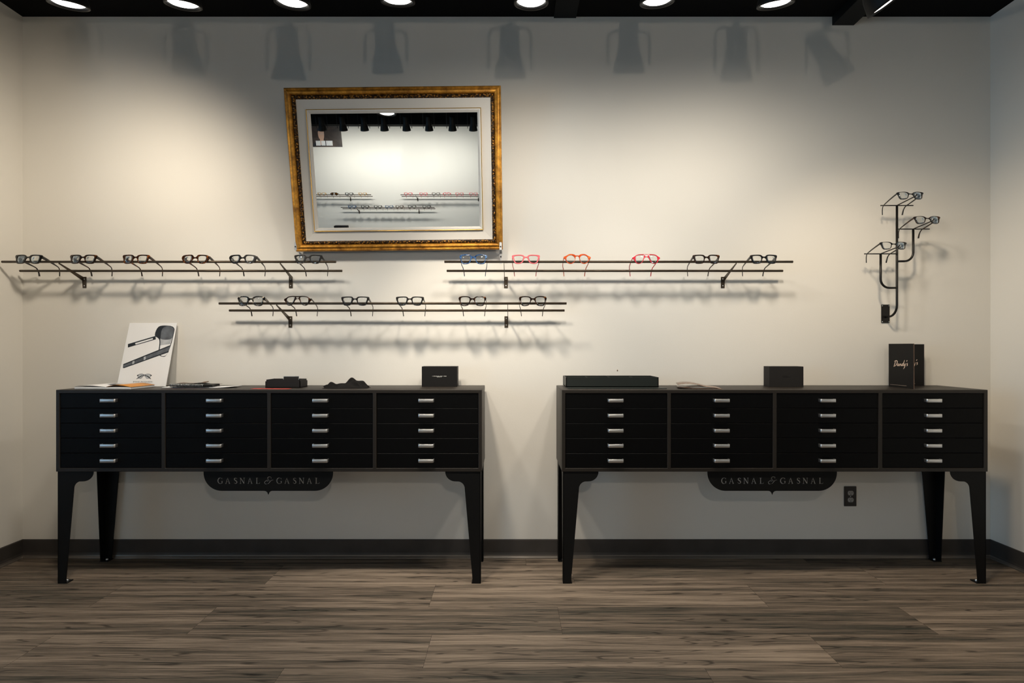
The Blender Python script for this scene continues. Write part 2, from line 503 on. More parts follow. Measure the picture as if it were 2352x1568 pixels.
struct('wall_right', MB().box(XR, XR+0.15, YB, 0, 0, ZC), M_wall)
struct('wall_left', MB().prism([(XL, 0), (XL-0.15, 0), (XL-0.15, YN+0.15), (XW, YN+0.15), (XW, YN), (XL, YN)], 0, ZC, lambda u, v, z: (u, v, z)), M_wall)
struct('wall_opposite', MB().box(XW-0.2, XR+0.15, YB-0.15, YB, 0, ZC), M_wall)
wy0, wy1, wz0, wz1 = -6.7, -0.95, 0.3, 2.7
struct('wall_window_side', fill2d([(YB, 0), (YN, 0), (YN, ZC), (YB, ZC)], [[(wy0, wz0), (wy1, wz0), (wy1, wz1), (wy0, wz1)]], 0.15,
       M=Matrix(((0,0,1,XW-0.075),(1,0,0,0),(0,1,0,0),(0,0,0,1))), name='wall_window_side'), M_wall)
wf = MB()
nb = 4
holes = []
for i in range(nb):
    a = wy0 + 0.05 + (wy1-wy0-0.05)/nb*i; b = wy0 + (wy1-wy0-0.05)/nb*(i+1)
    holes.append([(a, wz0+0.05), (b, wz0+0.05), (b, wz1-0.05), (a, wz1-0.05)])
win = struct('window_1', fill2d([(wy0, wz0), (wy1, wz0), (wy1, wz1), (wy0, wz1)], holes, 0.06,
       M=Matrix(((0,0,1,XW-0.075),(1,0,0,0),(0,1,0,0),(0,0,0,1))), name='window_frame'), M_lampbody)
for h in holes:
    p = link('window_pane', MB().box(XW-0.078, XW-0.072, h[0][0], h[1][0], h[0][1], h[2][1]), M_pane, win)
# ceiling strips that run out to the display wall
bx0, bx1 = X(1911, 0), X(1961, 0)
struct('trim_1', MB().box(bx0, bx1, -4.2, 0, ZC-0.05, ZC), M_lampbody, 0.002)
struct('trim_2', MB().box(X(1272, 0), X(1323, 0), -4.2, 0, ZC-0.008, ZC), M_lampbody)
struct('trim_7', MB().box(XW, XR, YB, YB + 0.5, 2.81, ZC), M_ceil)
# baseboards with a flared toe
def baseboard(name, p0, p1, nrm):
    p0, p1, n = Vector(p0), Vector(p1), Vector(nrm)
    prof = [(0, 0.018), (0.009, 0.018), (0.006, 0.03), (0.005, 0.100), (0.003, 0.104), (0, 0.104)]
    vs = [p0 + n*a + Vector((0,0,b)) for a, b in prof] + [p1 + n*a + Vector((0,0,b)) for a, b in prof]
    k = len(prof)
    fs = [(i, (i+1) % k, k + (i+1) % k, k + i) for i in range(k)] + [tuple(range(k)), tuple(range(k, 2*k))]
    return struct(name, MB().add(vs, fs), M_base)
def toe(name, p0, p1, nrm):
    p0, p1, n = Vector(p0), Vector(p1), Vector(nrm)
    prof = [(0, 0.0), (0.017, 0.0), (0.016, 0.004), (0.011, 0.010), (0.009, 0.018), (0, 0.018)]
    vs = [p0 + n*a + Vector((0,0,b)) for a, b in prof] + [p1 + n*a + Vector((0,0,b)) for a, b in prof]
    k = len(prof)
    fs = [(i, (i+1) % k, k + (i+1) % k, k + i) for i in range(k)] + [tuple(range(k)), tuple(range(k, 2*k))]
    return struct(name, MB().add(vs, fs), M_toe)
for fn, nm in ((baseboard, ['baseboard_back', 'baseboard_left', 'baseboard_right', 'baseboard_opposite']), (toe, ['trim_3', 'trim_4', 'trim_5', 'trim_6'])):
    fn(nm[0], (XL, 0, 0), (XR, 0, 0), (0, -1, 0))
    fn(nm[1], (XL, 0, 0), (XL, YN, 0), (1, 0, 0))
    fn(nm[2], (XR, 0, 0), (XR, YB, 0), (-1, 0, 0))
    fn(nm[3], (XW, YB, 0), (XR, YB, 0), (0, 1, 0))

# ------------------------------------------------------------------ drawer cabinets
CW, CD = 2.155, 0.315
ZB, ZT = 0.568, 0.982
YF = -0.335                       # front plane of the cabinets
DZ = ZT - ZB

def letter_strokes(ch):
    if ch == 'G':
        arc = [(.42 + .40*math.cos(R(a)), .5 + .5*math.sin(R(a))) for a in range(48, 318, 15)]
        ws = [.055 + .12*max(0, -math.cos(R(a)))**0.8 for a in range(48, 318, 15)]
        return [stroke(arc, ws), stroke([(.72, .42), (.72, .06)], .15), stroke([(.56, .42), (.86, .42)], .055), stroke([(.70, .97), (.72, .72)], [.08, .05])]
    if ch == 'A':
        return [stroke([(.06, .02), (.34, .86)], .095), stroke([(.38, 1.0), (.74, .02)], [.07, .18]), stroke([(.22, .34), (.44, .34)], .06),
                stroke([(-.06, .018), (.20, .018)], .060), stroke([(.58, .018), (.90, .018)], .060)]
    if ch == 'S':
        return [smooth_stroke([(.50, .76), (.46, .93), (.30, .98), (.12, .90), (.08, .72), (.22, .58), (.42, .44), (.50, .26), (.42, .08), (.26, .02), (.10, .08), (.05, .25)],
                              [.05, .05, .08, .11, .14, .17, .17, .14, .11, .08, .05, .05])]
    if ch == 'N':
        return [stroke([(.12, .02), (.12, .98)], .095), stroke([(.12, .98), (.80, .02)], .17), stroke([(.80, .02), (.80, .98)], .095),
                stroke([(-.06, .982), (.2, .982)], .060), stroke([(-.04, .018), (.28, .018)], .060), stroke([(.64, .982), (.96, .982)], .060)]
    if ch == 'L':
        return [stroke([(.18, .02), (.18, .98)], .16), stroke([(.18, .025), (.66, .025)], .05), stroke([(.66, .02), (.70, .24)], [.08, .05]),
                stroke([(.02, .982), (.36, .982)], .060), stroke([(.02, .018), (.3, .018)], .060)]
    if ch == '&':
        return [smooth_stroke([(.92, .78), (.96, .98), (.72, 1.08), (.48, .96), (.46, .76), (.62, .68)], [.05, .07, .08, .09, .08, .05]),
                smooth_stroke([(.66, .62), (.40, .54), (.16, .36), (.04, .17), (.16, -.06), (.38, -.06)], [.05, .07, .09, .10, .09, .05]),
                smooth_stroke([(.46, -.03), (.66, .10), (.80, .34), (.98, .52), (1.22, .56)], [.05, .08, .10, .07, .05]),
                smooth_stroke([(.36, .30), (.52, .42), (.80, .46)], [.05, .06, .05])]
    return []

def nameplate_mesh():
    """apron plate with the letters cut through it; local x, z, thin in y"""
    k = 1 / 2542.0
    o = []
    hw, h, r = 0.329, 0.100, 0.092
    o.append((-hw, 0.0))
    for i in range(0, 13):
        a = PI + (PI/2) * i / 12
        o.append((-hw + r + r*math.cos(a), -h + r + r*math.sin(a)))
    o += [(-0.020, -h), (-0.012, -h-0.002), (-0.006, -h-0.007), (-0.002, -h-0.016), (0, -h-0.020), (0.002, -h-0.016), (0.006, -h-0.007), (0.012, -h-0.002), (0.020, -h)]
    for i in range(0, 13):
        a = 1.5*PI + (PI/2) * i / 12
        o.append((hw - r + r*math.cos(a), -h + r + r*math.sin(a)))
    o.append((hw, 0.0))
    plate = link('nameplate_blank', MB().prism(o, -0.0008, 0.0008, lambda u, v, w_: (u, w_, v)), M_leg)
    base = -0.0635
    cap = 0.0295
    lets = [('G', 415, 65), ('A', 515, 65), ('S', 620, 48), ('N', 700, 68), ('A', 803, 65), ('L', 905, 55), ('&', 1012, 120),
            ('G', 1175, 70), ('A', 1280, 65), ('S', 1385, 46), ('N', 1465, 70), ('A', 1570, 65), ('L', 1672, 56)]
    natural = {'G': .86, 'A': .96, 'S': .56, 'N': 1.0, 'L': .72, '&': 1.22}
    dg = None
    for ch, px, wd in lets:
        polys = letter_strokes(ch)
        x0 = (px - 1068) * k
        sx = wd * k / natural[ch]
        sy = cap * (1.12 if ch == '&' else 1.0)
        for poly in polys:
            cut = link('cut', strokes_mesh([[(x0 + u*sx, base + v*sy) for u, v in poly]], -0.006, 0.006, lambda u, v, w_: (u, w_, v)), None)
            md = plate.modifiers.new('b', 'BOOLEAN'); md.operation = 'DIFFERENCE'; md.object = cut; md.solver = 'EXACT'
            dg = bpy.context.evaluated_depsgraph_get()
            me = bpy.data.meshes.new_from_object(plate.evaluated_get(dg))
            plate.modifiers.clear()
            if len(me.polygons) > 5:
                plate.data = me
            cm = cut.data
            bpy.data.objects.remove(cut); bpy.data.meshes.remove(cm)
    me = plate.data
    bpy.data.objects.remove(plate)
    me.name = 'nameplate'
    return me

def leg_profile():
    """outer edge at u=0, top at v=0, downwards negative"""
    p = [(0, 0), (0.180, 0)]
    for i in range(1, 9):
        a = -(PI/2) * i / 8
        p.append((0.130 + 0.050*math.cos(a), 0.0 + 0.050*math.sin(a)))
    for i in range(1, 9):
        a = PI/2 + (PI/2) * i / 8
        p.append((0.118 + 0.037*math.cos(a), -0.087 + 0.037*math.sin(a)))
    p += [(0.040, -ZB + 0.002), (0.038, -ZB), (0.002, -ZB), (0, -ZB + 0.002)]
    return p

def side_profile():
    p = [(0, 0), (0.110, 0)]
    for i in range(1, 9):
        a = PI/2 + (PI/2) * i / 8
        p.append((0.110 + 0.05*math.cos(a), -0.05 + 0.05*math.sin(a)))
    p += [(0.034, -ZB), (0, -ZB)]
    return p

def make_cabinet(label):
    c = empty('drawer_cabinet', (0, 0, 0), label, 'cabinet', 'black drawer cabinets of the shop')
    hw, t = CW/2, 0.0175
    iw = (CW - 2*t - 3*0.0185) / 4
    outer = [(-hw, ZB), (hw, ZB), (hw, ZT), (-hw, ZT)]
    holes = []
    cols = []
    for k in range(4):
        a = -hw + t + k*(iw + 0.0185)
        holes.append([(a, ZB + t), (a + iw, ZB + t), (a + iw, ZT - t), (a, ZT - t)])
        cols.append((a, a + iw))
    Mx = Matrix(((1,0,0,0),(0,0,1,-CD/2),(0,1,0,0),(0,0,0,1)))
    link('carcass', fill2d(outer, holes, CD, M=Mx, name='carcass'), M_cab, c, bevel=0.0018)
    link('back_panel', MB().box(-hw + 0.005, hw - 0.005, -0.02, -0.003, ZB + 0.005, ZT - 0.005), M_cab, c)
    # drawers and handles
    dh = (DZ - 2*t) / 5
    dm = MB().box(-iw/2 + 0.0015, iw/2 - 0.0015, 0, 0.02, -dh/2 + 0.0012, dh/2 - 0.0012)
    dm.box(-iw/2 + 0.012, iw/2 - 0.012, 0.018, CD - 0.035, -dh/2 + 0.006, dh/2 - 0.012)
    dmesh = dm.mesh('drawer'); dmesh.materials.append(M_front)
    hwid, out, th = 0.0395, 0.022, 0.004
    pts = [(-hwid, 0), (-hwid, -out + 0.007)]
    pts += [(-hwid + 0.007 - 0.007*math.cos(R(a)), -out + 0.007 - 0.007*math.sin(R(a))) for a in (22, 45, 68, 90)]
    pts += [(-p[0], p[1]) for p in pts[::-1]]
    inner = [(-hwid + th, 0), (-hwid + th, -out + 0.008)]
    inner += [(-hwid + th + 0.004 - 0.004*math.cos(R(a)), -out + 0.008 - 0.004*math.sin(R(a))) for a in (45, 90)]
    inner += [(-p[0], p[1]) for p in inner[::-1]]
    hm = fill2d(pts + inner[::-1], [], 0.0165, name='handle'); hm.materials.append(M_handle)
    for a, b in cols:
        for r in range(5):
            z = ZT - t - dh*(r + 0.5)
            d = link('drawer', dmesh, None, c, ((a + b)/2, -CD + 0.004, z), bevel=0.001, seg=1)
            link('handle', hm, None, d, (-0.005, 0.001, 0.002), bevel=0.0008, seg=1)
    # legs
    P, S = leg_profile(), side_profile()
    tk = 0.004
    for sx in (-1, 1):
        for back in (0, 1):
            m = MB()
            y0 = -CD + 0.004 if not back else -0.003
            sy = 1 if not back else -1
            m.prism(P, y0, y0 + sy*tk, lambda u, v, w_: (sx*(hw - 0.006 - u), w_, ZB + v))
            m.prism(S, hw - 0.006, hw - 0.006 - tk, lambda u, v, w_: (sx*w_, y0 + sy*u, ZB + v))
            m.box(*sorted((sx*(hw - 0.008), sx*(hw - 0.052))), *sorted((y0 + sy*0.001, y0 + sy*0.040)), 0.0, 0.005)
            lg = link('leg', m, M_leg, c)
            bm_ = MB().lathe([(0.0, 0.013), (0.005, 0.013), (0.007, 0.010), (0.007, 0.005)], 12)
            link('foot_bolt', bm_, M_screw, lg, (sx*(hw - 0.036), y0 + sy*0.022, 0))
    me = nameplate_mesh()
    me.materials.clear(); me.materials.append(M_leg)
    link('nameplate', me, None, c, (-0.008, -CD + 0.012, ZB))
    return c

YBK = YF + CD   # back of the cabinets
cab = make_cabinet('long black drawer cabinet on the left with magazines and a white poster card on top')
cab.location = (-1.219, YBK, 0)
cab2 = copy_tree(cab)
cab2.location = (1.341, YBK, 0)
cab2['label'] = 'long black drawer cabinet on the right beside the wall outlet'

# ------------------------------------------------------------------ spectacles
SCALE_Y = {'rect': 1.22, 'soft': 1.08, 'geometric': 1.06}
def mir(half):
    return half + [(-x, y) for x, y in half[::-1] if abs(x) > 1e-6]

STY = {
 'rect': ([(0,10),(7,10.5),(13,17),(26,20),(64,20),(73,18),(73,9),(68,4),(63,-14),(56,-22),(24,-22),(15,-16),(10,0),(5,4),(0,5)],
          [(15,8),(24,14),(54,14),(61,9),(57,-10),(51,-16.5),(26,-16.5),(19,-10)]),
 'square': ([(0,12),(7,12),(12,20),(24,24),(66,24),(76,22),(75,11),(69,2),(64,-16),(55,-27),(26,-27),(15,-16),(10,0),(5,6),(0,7)],
            [(15,10),(24,17),(58,17),(64,11),(58,-12),(52,-20.5),(29,-20.5),(20,-11)]),
 'geometric': ([(0,8),(6,9),(13,20),(22,23),(58,22),(70,18),(75,11),(74,2),(62,-15),(50,-25),(26,-25),(17,-18),(12,-2),(6,2),(0,3)],
               [(17,10),(26,16),(53,15),(61,8),(58,-6),(48,-18),(29,-19),(20,-8)]),
 'round': ([(0,20),(8,18),(16,25),(30,28),(46,27),(58,19),(73,14),(74,5),(64,0),(60,-12),(50,-24),(36,-28),(24,-25),(14,-14),(10,0),(10,8),(5,14),(0,15)],
           [(36+22*math.cos(2*PI*i/14), -1+21*math.sin(2*PI*i/14)) for i in range(14)]),
 'aviator': ([(0,25),(32,27),(52,24),(62,16),(74,11),(74,3),(66,-2),(62,-14),(50,-27),(34,-27),(22,-19),(12,3),(6,9),(0,10)],
             [(13,15),(18,20),(46,20),(58,12),(58,-8),(50,-22),(36,-23),(25,-15)]),
 'soft': ([(0,12),(8,13),(15,20),(34,25),(62,24),(74,20),(75,8),(67,3),(65,-14),(57,-27),(28,-27),(16,-18),(11,-4),(6,4),(0,6)],
          [(15,9),(24,17),(56,18),(63,11),(60,-13),(52,-21.5),(28,-21.5),(18,-10)]),
 'slim': ([(0,9),(8,10),(15,17),(34,21),(62,20),(72,18),(71,10),(65,5),(61,-14),(53,-22),(26,-22),(17,-14),(12,2),(6,5),(0,6)],
          [(14,7),(20,14),(34,18),(57,17),(61,9),(57,-14),(51,-19),(28,-19),(20,-12)]),
}
PANTO = Matrix.Rotation(R(8), 4, 'X')
_cache = {}
def glasses_meshes(style, mname, lens_mat):
    key = (style, mname.name, lens_mat.name)
    if key in _cache: return _cache[key]
    half, hole = STY[style]
    ky = SCALE_Y.get(style, 1.0)
    half = [(x, y*ky) for x, y in half]; hole = [(x, y*ky) for x, y in hole]
    hcx = sum(p[0] for p in hole)/len(hole); hcy = sum(p[1] for p in hole)/len(hole)
    hole = [((x - hcx)*1.07 + hcx, (y - hcy)*1.10 + hcy) for x, y in hole]
    outer = [(x/1000, y/1000) for x, y in chaikin(mir(half), 2)]
    h1 = [(x/1000, y/1000) for x, y in chaikin(hole, 2)]
    h2 = [(-x, y) for x, y in h1]
    holes = [h1, h2]
    if style == 'aviator':
        holes.append([(-0.008, 0.0195), (0.008, 0.0195), (0.0055, 0.0125), (-0.0055, 0.0125)])
    Mx = PANTO @ Matrix(((1,0,0,0),(0,0,-1,0.0),(0,1,0,0),(0,0,0,1)))
    fr = fill2d(outer, holes, 0.0058, 0.0008, Mx, 'frame_front')
    # gentle face-form wrap
    for v in fr.vertices: v.co.y += 1.1 * v.co.x**2
    fr.materials.append(mname)
    lm = []
    for hh in (h2, h1):
        n = len(hh)
        cx = sum(p[0] for p in hh)/n; cz = sum(p[1] for p in hh)/n
        m = MB()
        rings = []
        for q in (1.02, 0.66, 0.33):
            rings.append([((p[0]-cx)*q + cx, (p[1]-cz)*q + cz) for p in hh])
        vs = []
        for side in (-0.0008, 0.0008):
            for ring in rings:
                for u, v in ring:
                    dome = -0.003 * (1 - ((u-cx)**2 + (v-cz)**2) / 0.03**2)
                    vs.append(Vector((u, side + dome, v)))
            vs.append(Vector((cx, side - 0.003, cz)))
        vs = [PANTO @ p for p in vs]
        for p in vs: p.y += 1.1 * p.x**2
        fs = []
        st = 3*n + 1
        for s_ in (0, 1):
            o = s_*st
            for j in range(2):
                for i in range(n):
                    a, b = o + j*n + i, o + j*n + (i+1) % n
                    fs.append((a, b, b + n, a + n))
            for i in range(n): fs.append((o + 2*n + i, o + 2*n + (i+1) % n, o + 3*n))
        for i in range(n): fs.append((i, (i+1) % n, st + (i+1) % n, st + i))
        m.add(vs, fs, True)
        me = m.mesh('lens'); me.materials.append(lens_mat); lm.append(me)
    hx = max(x for x, y in half)/1000 - 0.0035
    hz = 0.0125
    tm = []
    thick = 0.0085 if style in ('rect', 'square', 'geometric', 'soft') else 0.0045
    for s_ in (-1, 1):
        path = [(hx, 0.006, hz), (hx + 0.0005, 0.03, hz + 0.0005), (hx, 0.07, hz), (hx - 0.003, 0.108, hz), (hx - 0.006, 0.123, hz - 0.001), (hx - 0.009, 0.135, hz - 0.011), (hx - 0.011, 0.143, hz - 0.024), (hx - 0.013, 0.150, hz - 0.040)]
        path = chaikin(path, 1, False)
        n = len(path)
        hh = [thick + (0.0032 - thick)*min(1, (path[i][1]/0.105)**1.6) if path[i][1] < 0.130 else 0.0032 + 0.0016*(path[i][1] - 0.130)/0.02 for i in range(n)]
        m = MB().tube([(s_*p[0], p[1], p[2]) for p in path], [0.002]*n, 10, True, hh)
        me = m.mesh('temple'); me.materials.append(mname); tm.append(me)
    _cache[key] = (fr, lm, tm)
    return _cache[key]

def make_glasses(style, material, loc, tilt, label, group, yaw=0.0, lens_mat=None):
    fr, lm, tm = glasses_meshes(style, material, lens_mat or M_lens)
    g = empty('eyeglasses', loc, label, 'glasses', group, (R(-tilt), 0, yaw))
    link('frame_front', fr, None, g)
    for me in lm: link('lens', me, None, g)
    for me in tm: link('temple', me, None, g)
    return g

# ------------------------------------------------------------------ wall rails
DFR, DRR = 0.158, 0.055      # front and rear rod, distance from the wall
ROD = 0.0065
def make_rail(x0, x1, brackets, zf, zr, label):
    cx = (x0 + x1)/2
    g = empty('eyewear_rail', (cx, 0, zr), label, 'rail', 'eyewear rails with two rods')
    for nm, d, z in (('front_rod', DFR, zf), ('rear_rod', DRR, zr)):
        link(nm, MB().tube([(x0 - cx, -d, z - zr), (x1 - cx, -d, z - zr)], ROD, 16), M_rod, g)
    for i, bx in enumerate(brackets):
        s_ = -1 if i == 0 else 1
        b = bx - cx
        zt = zf - 0.060 - zr
        m = MB()
        m.box(b - 0.0105, b + 0.0105, -0.003, 0, zt - 0.064, zt)
        ex = b + s_*0.0105
        arm = [(0.0, zt), (DFR + 0.004, zf - zr - ROD*0.6), (DFR + 0.004, zf - zr - ROD - 0.006), (DFR - 0.008, zf - zr - ROD - 0.010), (0.006, zt - 0.022), (0.003, zt - 0.060), (0.0, zt - 0.064)]
        m.prism(arm, ex - s_*0.003, ex, lambda u, v, w_: (w_, -u, v))
        br = link('bracket', m, M_rod, g, bevel=0.0006, seg=1)
        for dz in (-0.013, -0.051):
            link('screw', MB().lathe([(0, 0.0022), (0.0025, 0.002), (0.0036, 0.0008), (0.0036, 0)], 12, Matrix.Rotation(PI/2, 4, 'X')), M_screw, br, (b, -0.003, zt + dz))
    return g
ZF1, ZR1, ZF2, ZR2 = 1.658, 1.624, 1.4335, 1.4025
make_rail(-2.740, -0.938, (-2.423, -1.248), ZF1, ZR1, 'upper eyewear rail on the left starting in the left wall corner')
make_rail(-0.353, 1.527, (-0.022, 1.213), ZF1, ZR1, 'upper eyewear rail on the right holding the coloured frames')
make_rail(-1.569, 0.306, (-1.250, -0.020), ZF2, ZR2, 'lower eyewear rail in the middle below the other two rails')

TILT = 19.4
GD = 0.172
def on_rail(px, upper, style, m, label, group, yaw=0.0):
    z = (ZF1 if upper else ZF2) + 0.0135
    return make_glasses(style, m, (X(px, GD), -GD, z), TILT, label, group, yaw)
GUL, GUR, GLO = 'glasses on the upper left rail', 'glasses on the upper right rail', 'glasses on the lower rail'
on_rail(64, 1, 'rect', M_black, 'black rectangular eyeglasses at the left end of the upper left rail', GUL)
on_rail(190, 1, 'rect', M_tort2, 'dark brown black rectangular eyeglasses, second from the left on upper left rail', GUL)
on_rail(311, 1, 'rect', M_tort, 'tortoiseshell rectangular eyeglasses with blue reflections, third on upper left rail', GUL)
on_rail(448, 1, 'geometric', M_tort, 'tortoiseshell geometric eyeglasses, fourth from the left on upper left rail', GUL)
on_rail(557, 1, 'geometric', M_grey, 'grey black geometric eyeglasses, fifth from the left on upper left rail', GUL)
on_rail(707, 1, 'square', M_grey, 'dark grey square eyeglasses just below the mirror frame corner', GUL)
on_rail(576, 0, 'soft', M_fleck, 'black eyeglasses with pale flecks at the left end of the lower rail', GLO)
on_rail(683, 0, 'aviator', M_tort2, 'tortoiseshell aviator eyeglasses with double bridge on the lower rail', GLO)
on_rail(815, 0, 'square', M_grey, 'grey black square eyeglasses, third from the left on the lower rail', GLO)
on_rail(941, 0, 'square', M_grey, 'dark square eyeglasses, fourth from the left on the lower rail', GLO)
on_rail(1085, 0, 'soft', M_tort2, 'dark tortoiseshell soft square eyeglasses, second from right on lower rail', GLO)
on_rail(1224, 0, 'soft', M_tort2, 'dark tortoiseshell eyeglasses at the right end of the lower rail', GLO)
on_rail(1087, 1, 'soft', M_blue, 'blue soft square eyeglasses at the left end of the upper right rail', GUR)
on_rail(1208, 1, 'square', M_pink, 'pink square eyeglasses on the upper right rail', GUR)
on_rail(1326, 1, 'round', M_orange, 'orange round eyeglasses with keyhole bridge on the upper right rail', GUR)
on_rail(1485, 1, 'aviator', M_red, 'red aviator eyeglasses with double bridge on the upper right rail', GUR)
on_rail(1623, 1, 'rect', M_tort2, 'tortoiseshell rectangular eyeglasses, second from right on upper right rail', GUR)
on_rail(1755, 1, 'rect', M_black, 'black rectangular eyeglasses at the right end of the upper right rail', GUR)

# ------------------------------------------------------------------ branching wall stand
def make_stand():
    sx, sd = 2.139, 0.091
    g = empty('eyewear_stand', (sx, 0, 1.335), 'black branching wall stand with three arms at the right', 'stand')
    Z = lambda z: z - 1.335
    pl = link('wall_plate', MB().box(-0.024, 0.024, -0.005, 0, 0, 0.105), M_blackm, g, bevel=0.003)
    for a in (-0.019, 0.019):
        for b in (0.007, 0.098):
            link('screw', MB().lathe([(0, 0.0022), (0.002, 0.002), (0.003, 0.0008), (0.003, 0)], 12, Matrix.Rotation(PI/2, 4, 'X')), M_screw, pl, (a, -0.005, b))
    r = 0.0058
    tops = []
    pts = [(0, -0.003, Z(1.369)), (0, -sd + 0.06, Z(1.369))]
    pts += [(0, -sd + 0.06 - 0.06*math.sin(R(a)), Z(1.369) + 0.06*(1 - math.cos(R(a)))) for a in range(15, 91, 15)]
    pts += [(0, -sd, Z(1.980))]
    link('stem', MB().tube(pts, r, 14), M_blackm, g)
    tops.append((0.0, 1.980))
    for s_, zj, zt, rr in ((1, 1.672, 1.850, 0.048), (-1, 1.525, 1.713, 0.048)):
        e = 0.090*s_
        p = [(0, -sd, Z(zj)), (s_*(0.090 - rr), -sd, Z(zj))]
        p += [(s_*(0.090 - rr + rr*math.sin(R(a))), -sd, Z(zj) + rr*(1 - math.cos(R(a)))) for a in range(15, 91, 15)]
        p += [(e, -sd, Z(zt))]
        link('branch', MB().tube(p, r, 14), M_blackm, g)
        tops.append((e, zt))
    for e, zt in tops:
        link('cross_bar', MB().tube([(e - 0.090, -sd, Z(zt)), (e + 0.090, -sd, Z(zt))], 0.003, 10), M_blackm, g)
        link('nose_rod', MB().tube([(e, -sd, Z(zt)), (e, -sd - 0.135, Z(zt) + 0.014), (e, -sd - 0.142, Z(zt) + 0.022)], 0.003, 10), M_blackm, g)
    names = ['black eyeglasses on the topmost arm of the branching wall stand', 'dark tortoiseshell eyeglasses on the right arm of the branching wall stand', 'black eyeglasses on the lowest left arm of the branching wall stand']
    for (e, zt), nm, m in zip(tops, names, (M_black, M_tort2, M_black)):
        make_glasses('slim', m, (sx + e, -sd - 0.100, zt + 0.027), 17.5, nm, 'glasses on the wall stand')
make_stand()

# ------------------------------------------------------------------ gilt mirror
def frame_sweep(w_, h_, prof):
    """profile (inset from outer edge, height off the back) swept round a w x h rectangle in x-z, facing -y"""
    m = MB(); k = len(prof)
    vs = []
    for sx, sz in ((-1, -1), (1, -1), (1, 1), (-1, 1)):
        for u, v in prof: vs.append((sx*(w_/2 - u), -v, sz*(h_/2 - u)))
    fs = []
    for c in range(4):
        d = (c + 1) % 4
        for i in range(k - 1):
            fs.append((c*k + i, d*k + i, d*k + i + 1, c*k + i + 1))
    return m.add(vs, fs)
def make_mirror():
    W_, H_ = 1.157, 0.858
    g = empty('framed_mirror', (-0.6175, -0.030, 1.742), 'large gilt framed mirror leaning forward on the wall above the rails', 'mirror', None, (R(9.7), R(-0.6), 0))
    c = Vector((0, 0, H_/2))
    link('frame', frame_sweep(W_, H_, [(0, 0), (0, 0.022), (0.003, 0.030), (0.008, 0.033), (0.012, 0.030), (0.016, 0.031), (0.024, 0.036), (0.032, 0.034), (0.036, 0.028), (0.038, 0.022)]), M_gold, g, c)
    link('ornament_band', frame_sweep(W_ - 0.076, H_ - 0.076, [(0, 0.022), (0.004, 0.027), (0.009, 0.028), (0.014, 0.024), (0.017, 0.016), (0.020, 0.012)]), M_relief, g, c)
    w2, h2 = W_ - 0.114, H_ - 0.114
    link('liner', frame_sweep(w2, h2, [(0, 0.012), (0, 0.015), (0.052, 0.010)]), M_linen, g, c)
    w3, h3 = w2 - 0.104, h2 - 0.104
    fl = link('fillet', frame_sweep(w3, h3, [(0, 0.009), (0.002, 0.019), (0.009, 0.019), (0.018, 0.011), (0.020, 0.008)]), M_fillet, g, c)
    link('gold_line', frame_sweep(w3, h3, [(0, 0.010), (-0.001, 0.019), (0.0006, 0.0212), (0.0025, 0.0205), (0.003, 0.019)]), M_goldline, fl)
    link('mirror_glass', MB().box(-w3/2 + 0.018, w3/2 - 0.018, -0.008, -0.004, -h3/2 + 0.018, h3/2 - 0.018), M_mirror, g, c)
    link('backing', MB().box(-W_/2 + 0.01, W_/2 - 0.01, -0.004, 0.002, -H_/2 + 0.01, H_/2 - 0.01), M_card, g, c)
make_mirror()
def mirror_strap(px, label):
    x = X(px, 0.05)
    g = empty('mirror_strap', (x, 0, 1.672), label, 'bracket', 'metal straps under the mirror')
    m = MB()
    path = [(-0.0005, 0), (-0.0005, 0.058), (-0.030, 0.064), (-0.0665, 0.068), (-0.0675, 0.110)]
    m.add([(sx*0.0065, y - t*0.0, z) for sx in (-1, 1) for y, z in path for t in (0,)] , [(i, i+1, i+6, i+5) for i in range(4)])
    o = link('strap', m, M_screw, g)
    sd = o.modifiers.new('thick', 'SOLIDIFY'); sd.thickness = 0.002; sd.offset = 0
    for y, z in ((-0.002, 0.013), (-0.002, 0.040), (-0.0695, 0.085)):
        link('screw', MB().lathe([(0, 0.002), (0.003, 0.0015), (0.004, 0)], 12, Matrix.Rotation(PI/2, 4, 'X')), M_lampbody, o, (0, y, z))
mirror_strap(681.5, 'small zinc strap under the lower left mirror corner')
mirror_strap(1150, 'small zinc strap under the lower right mirror corner')

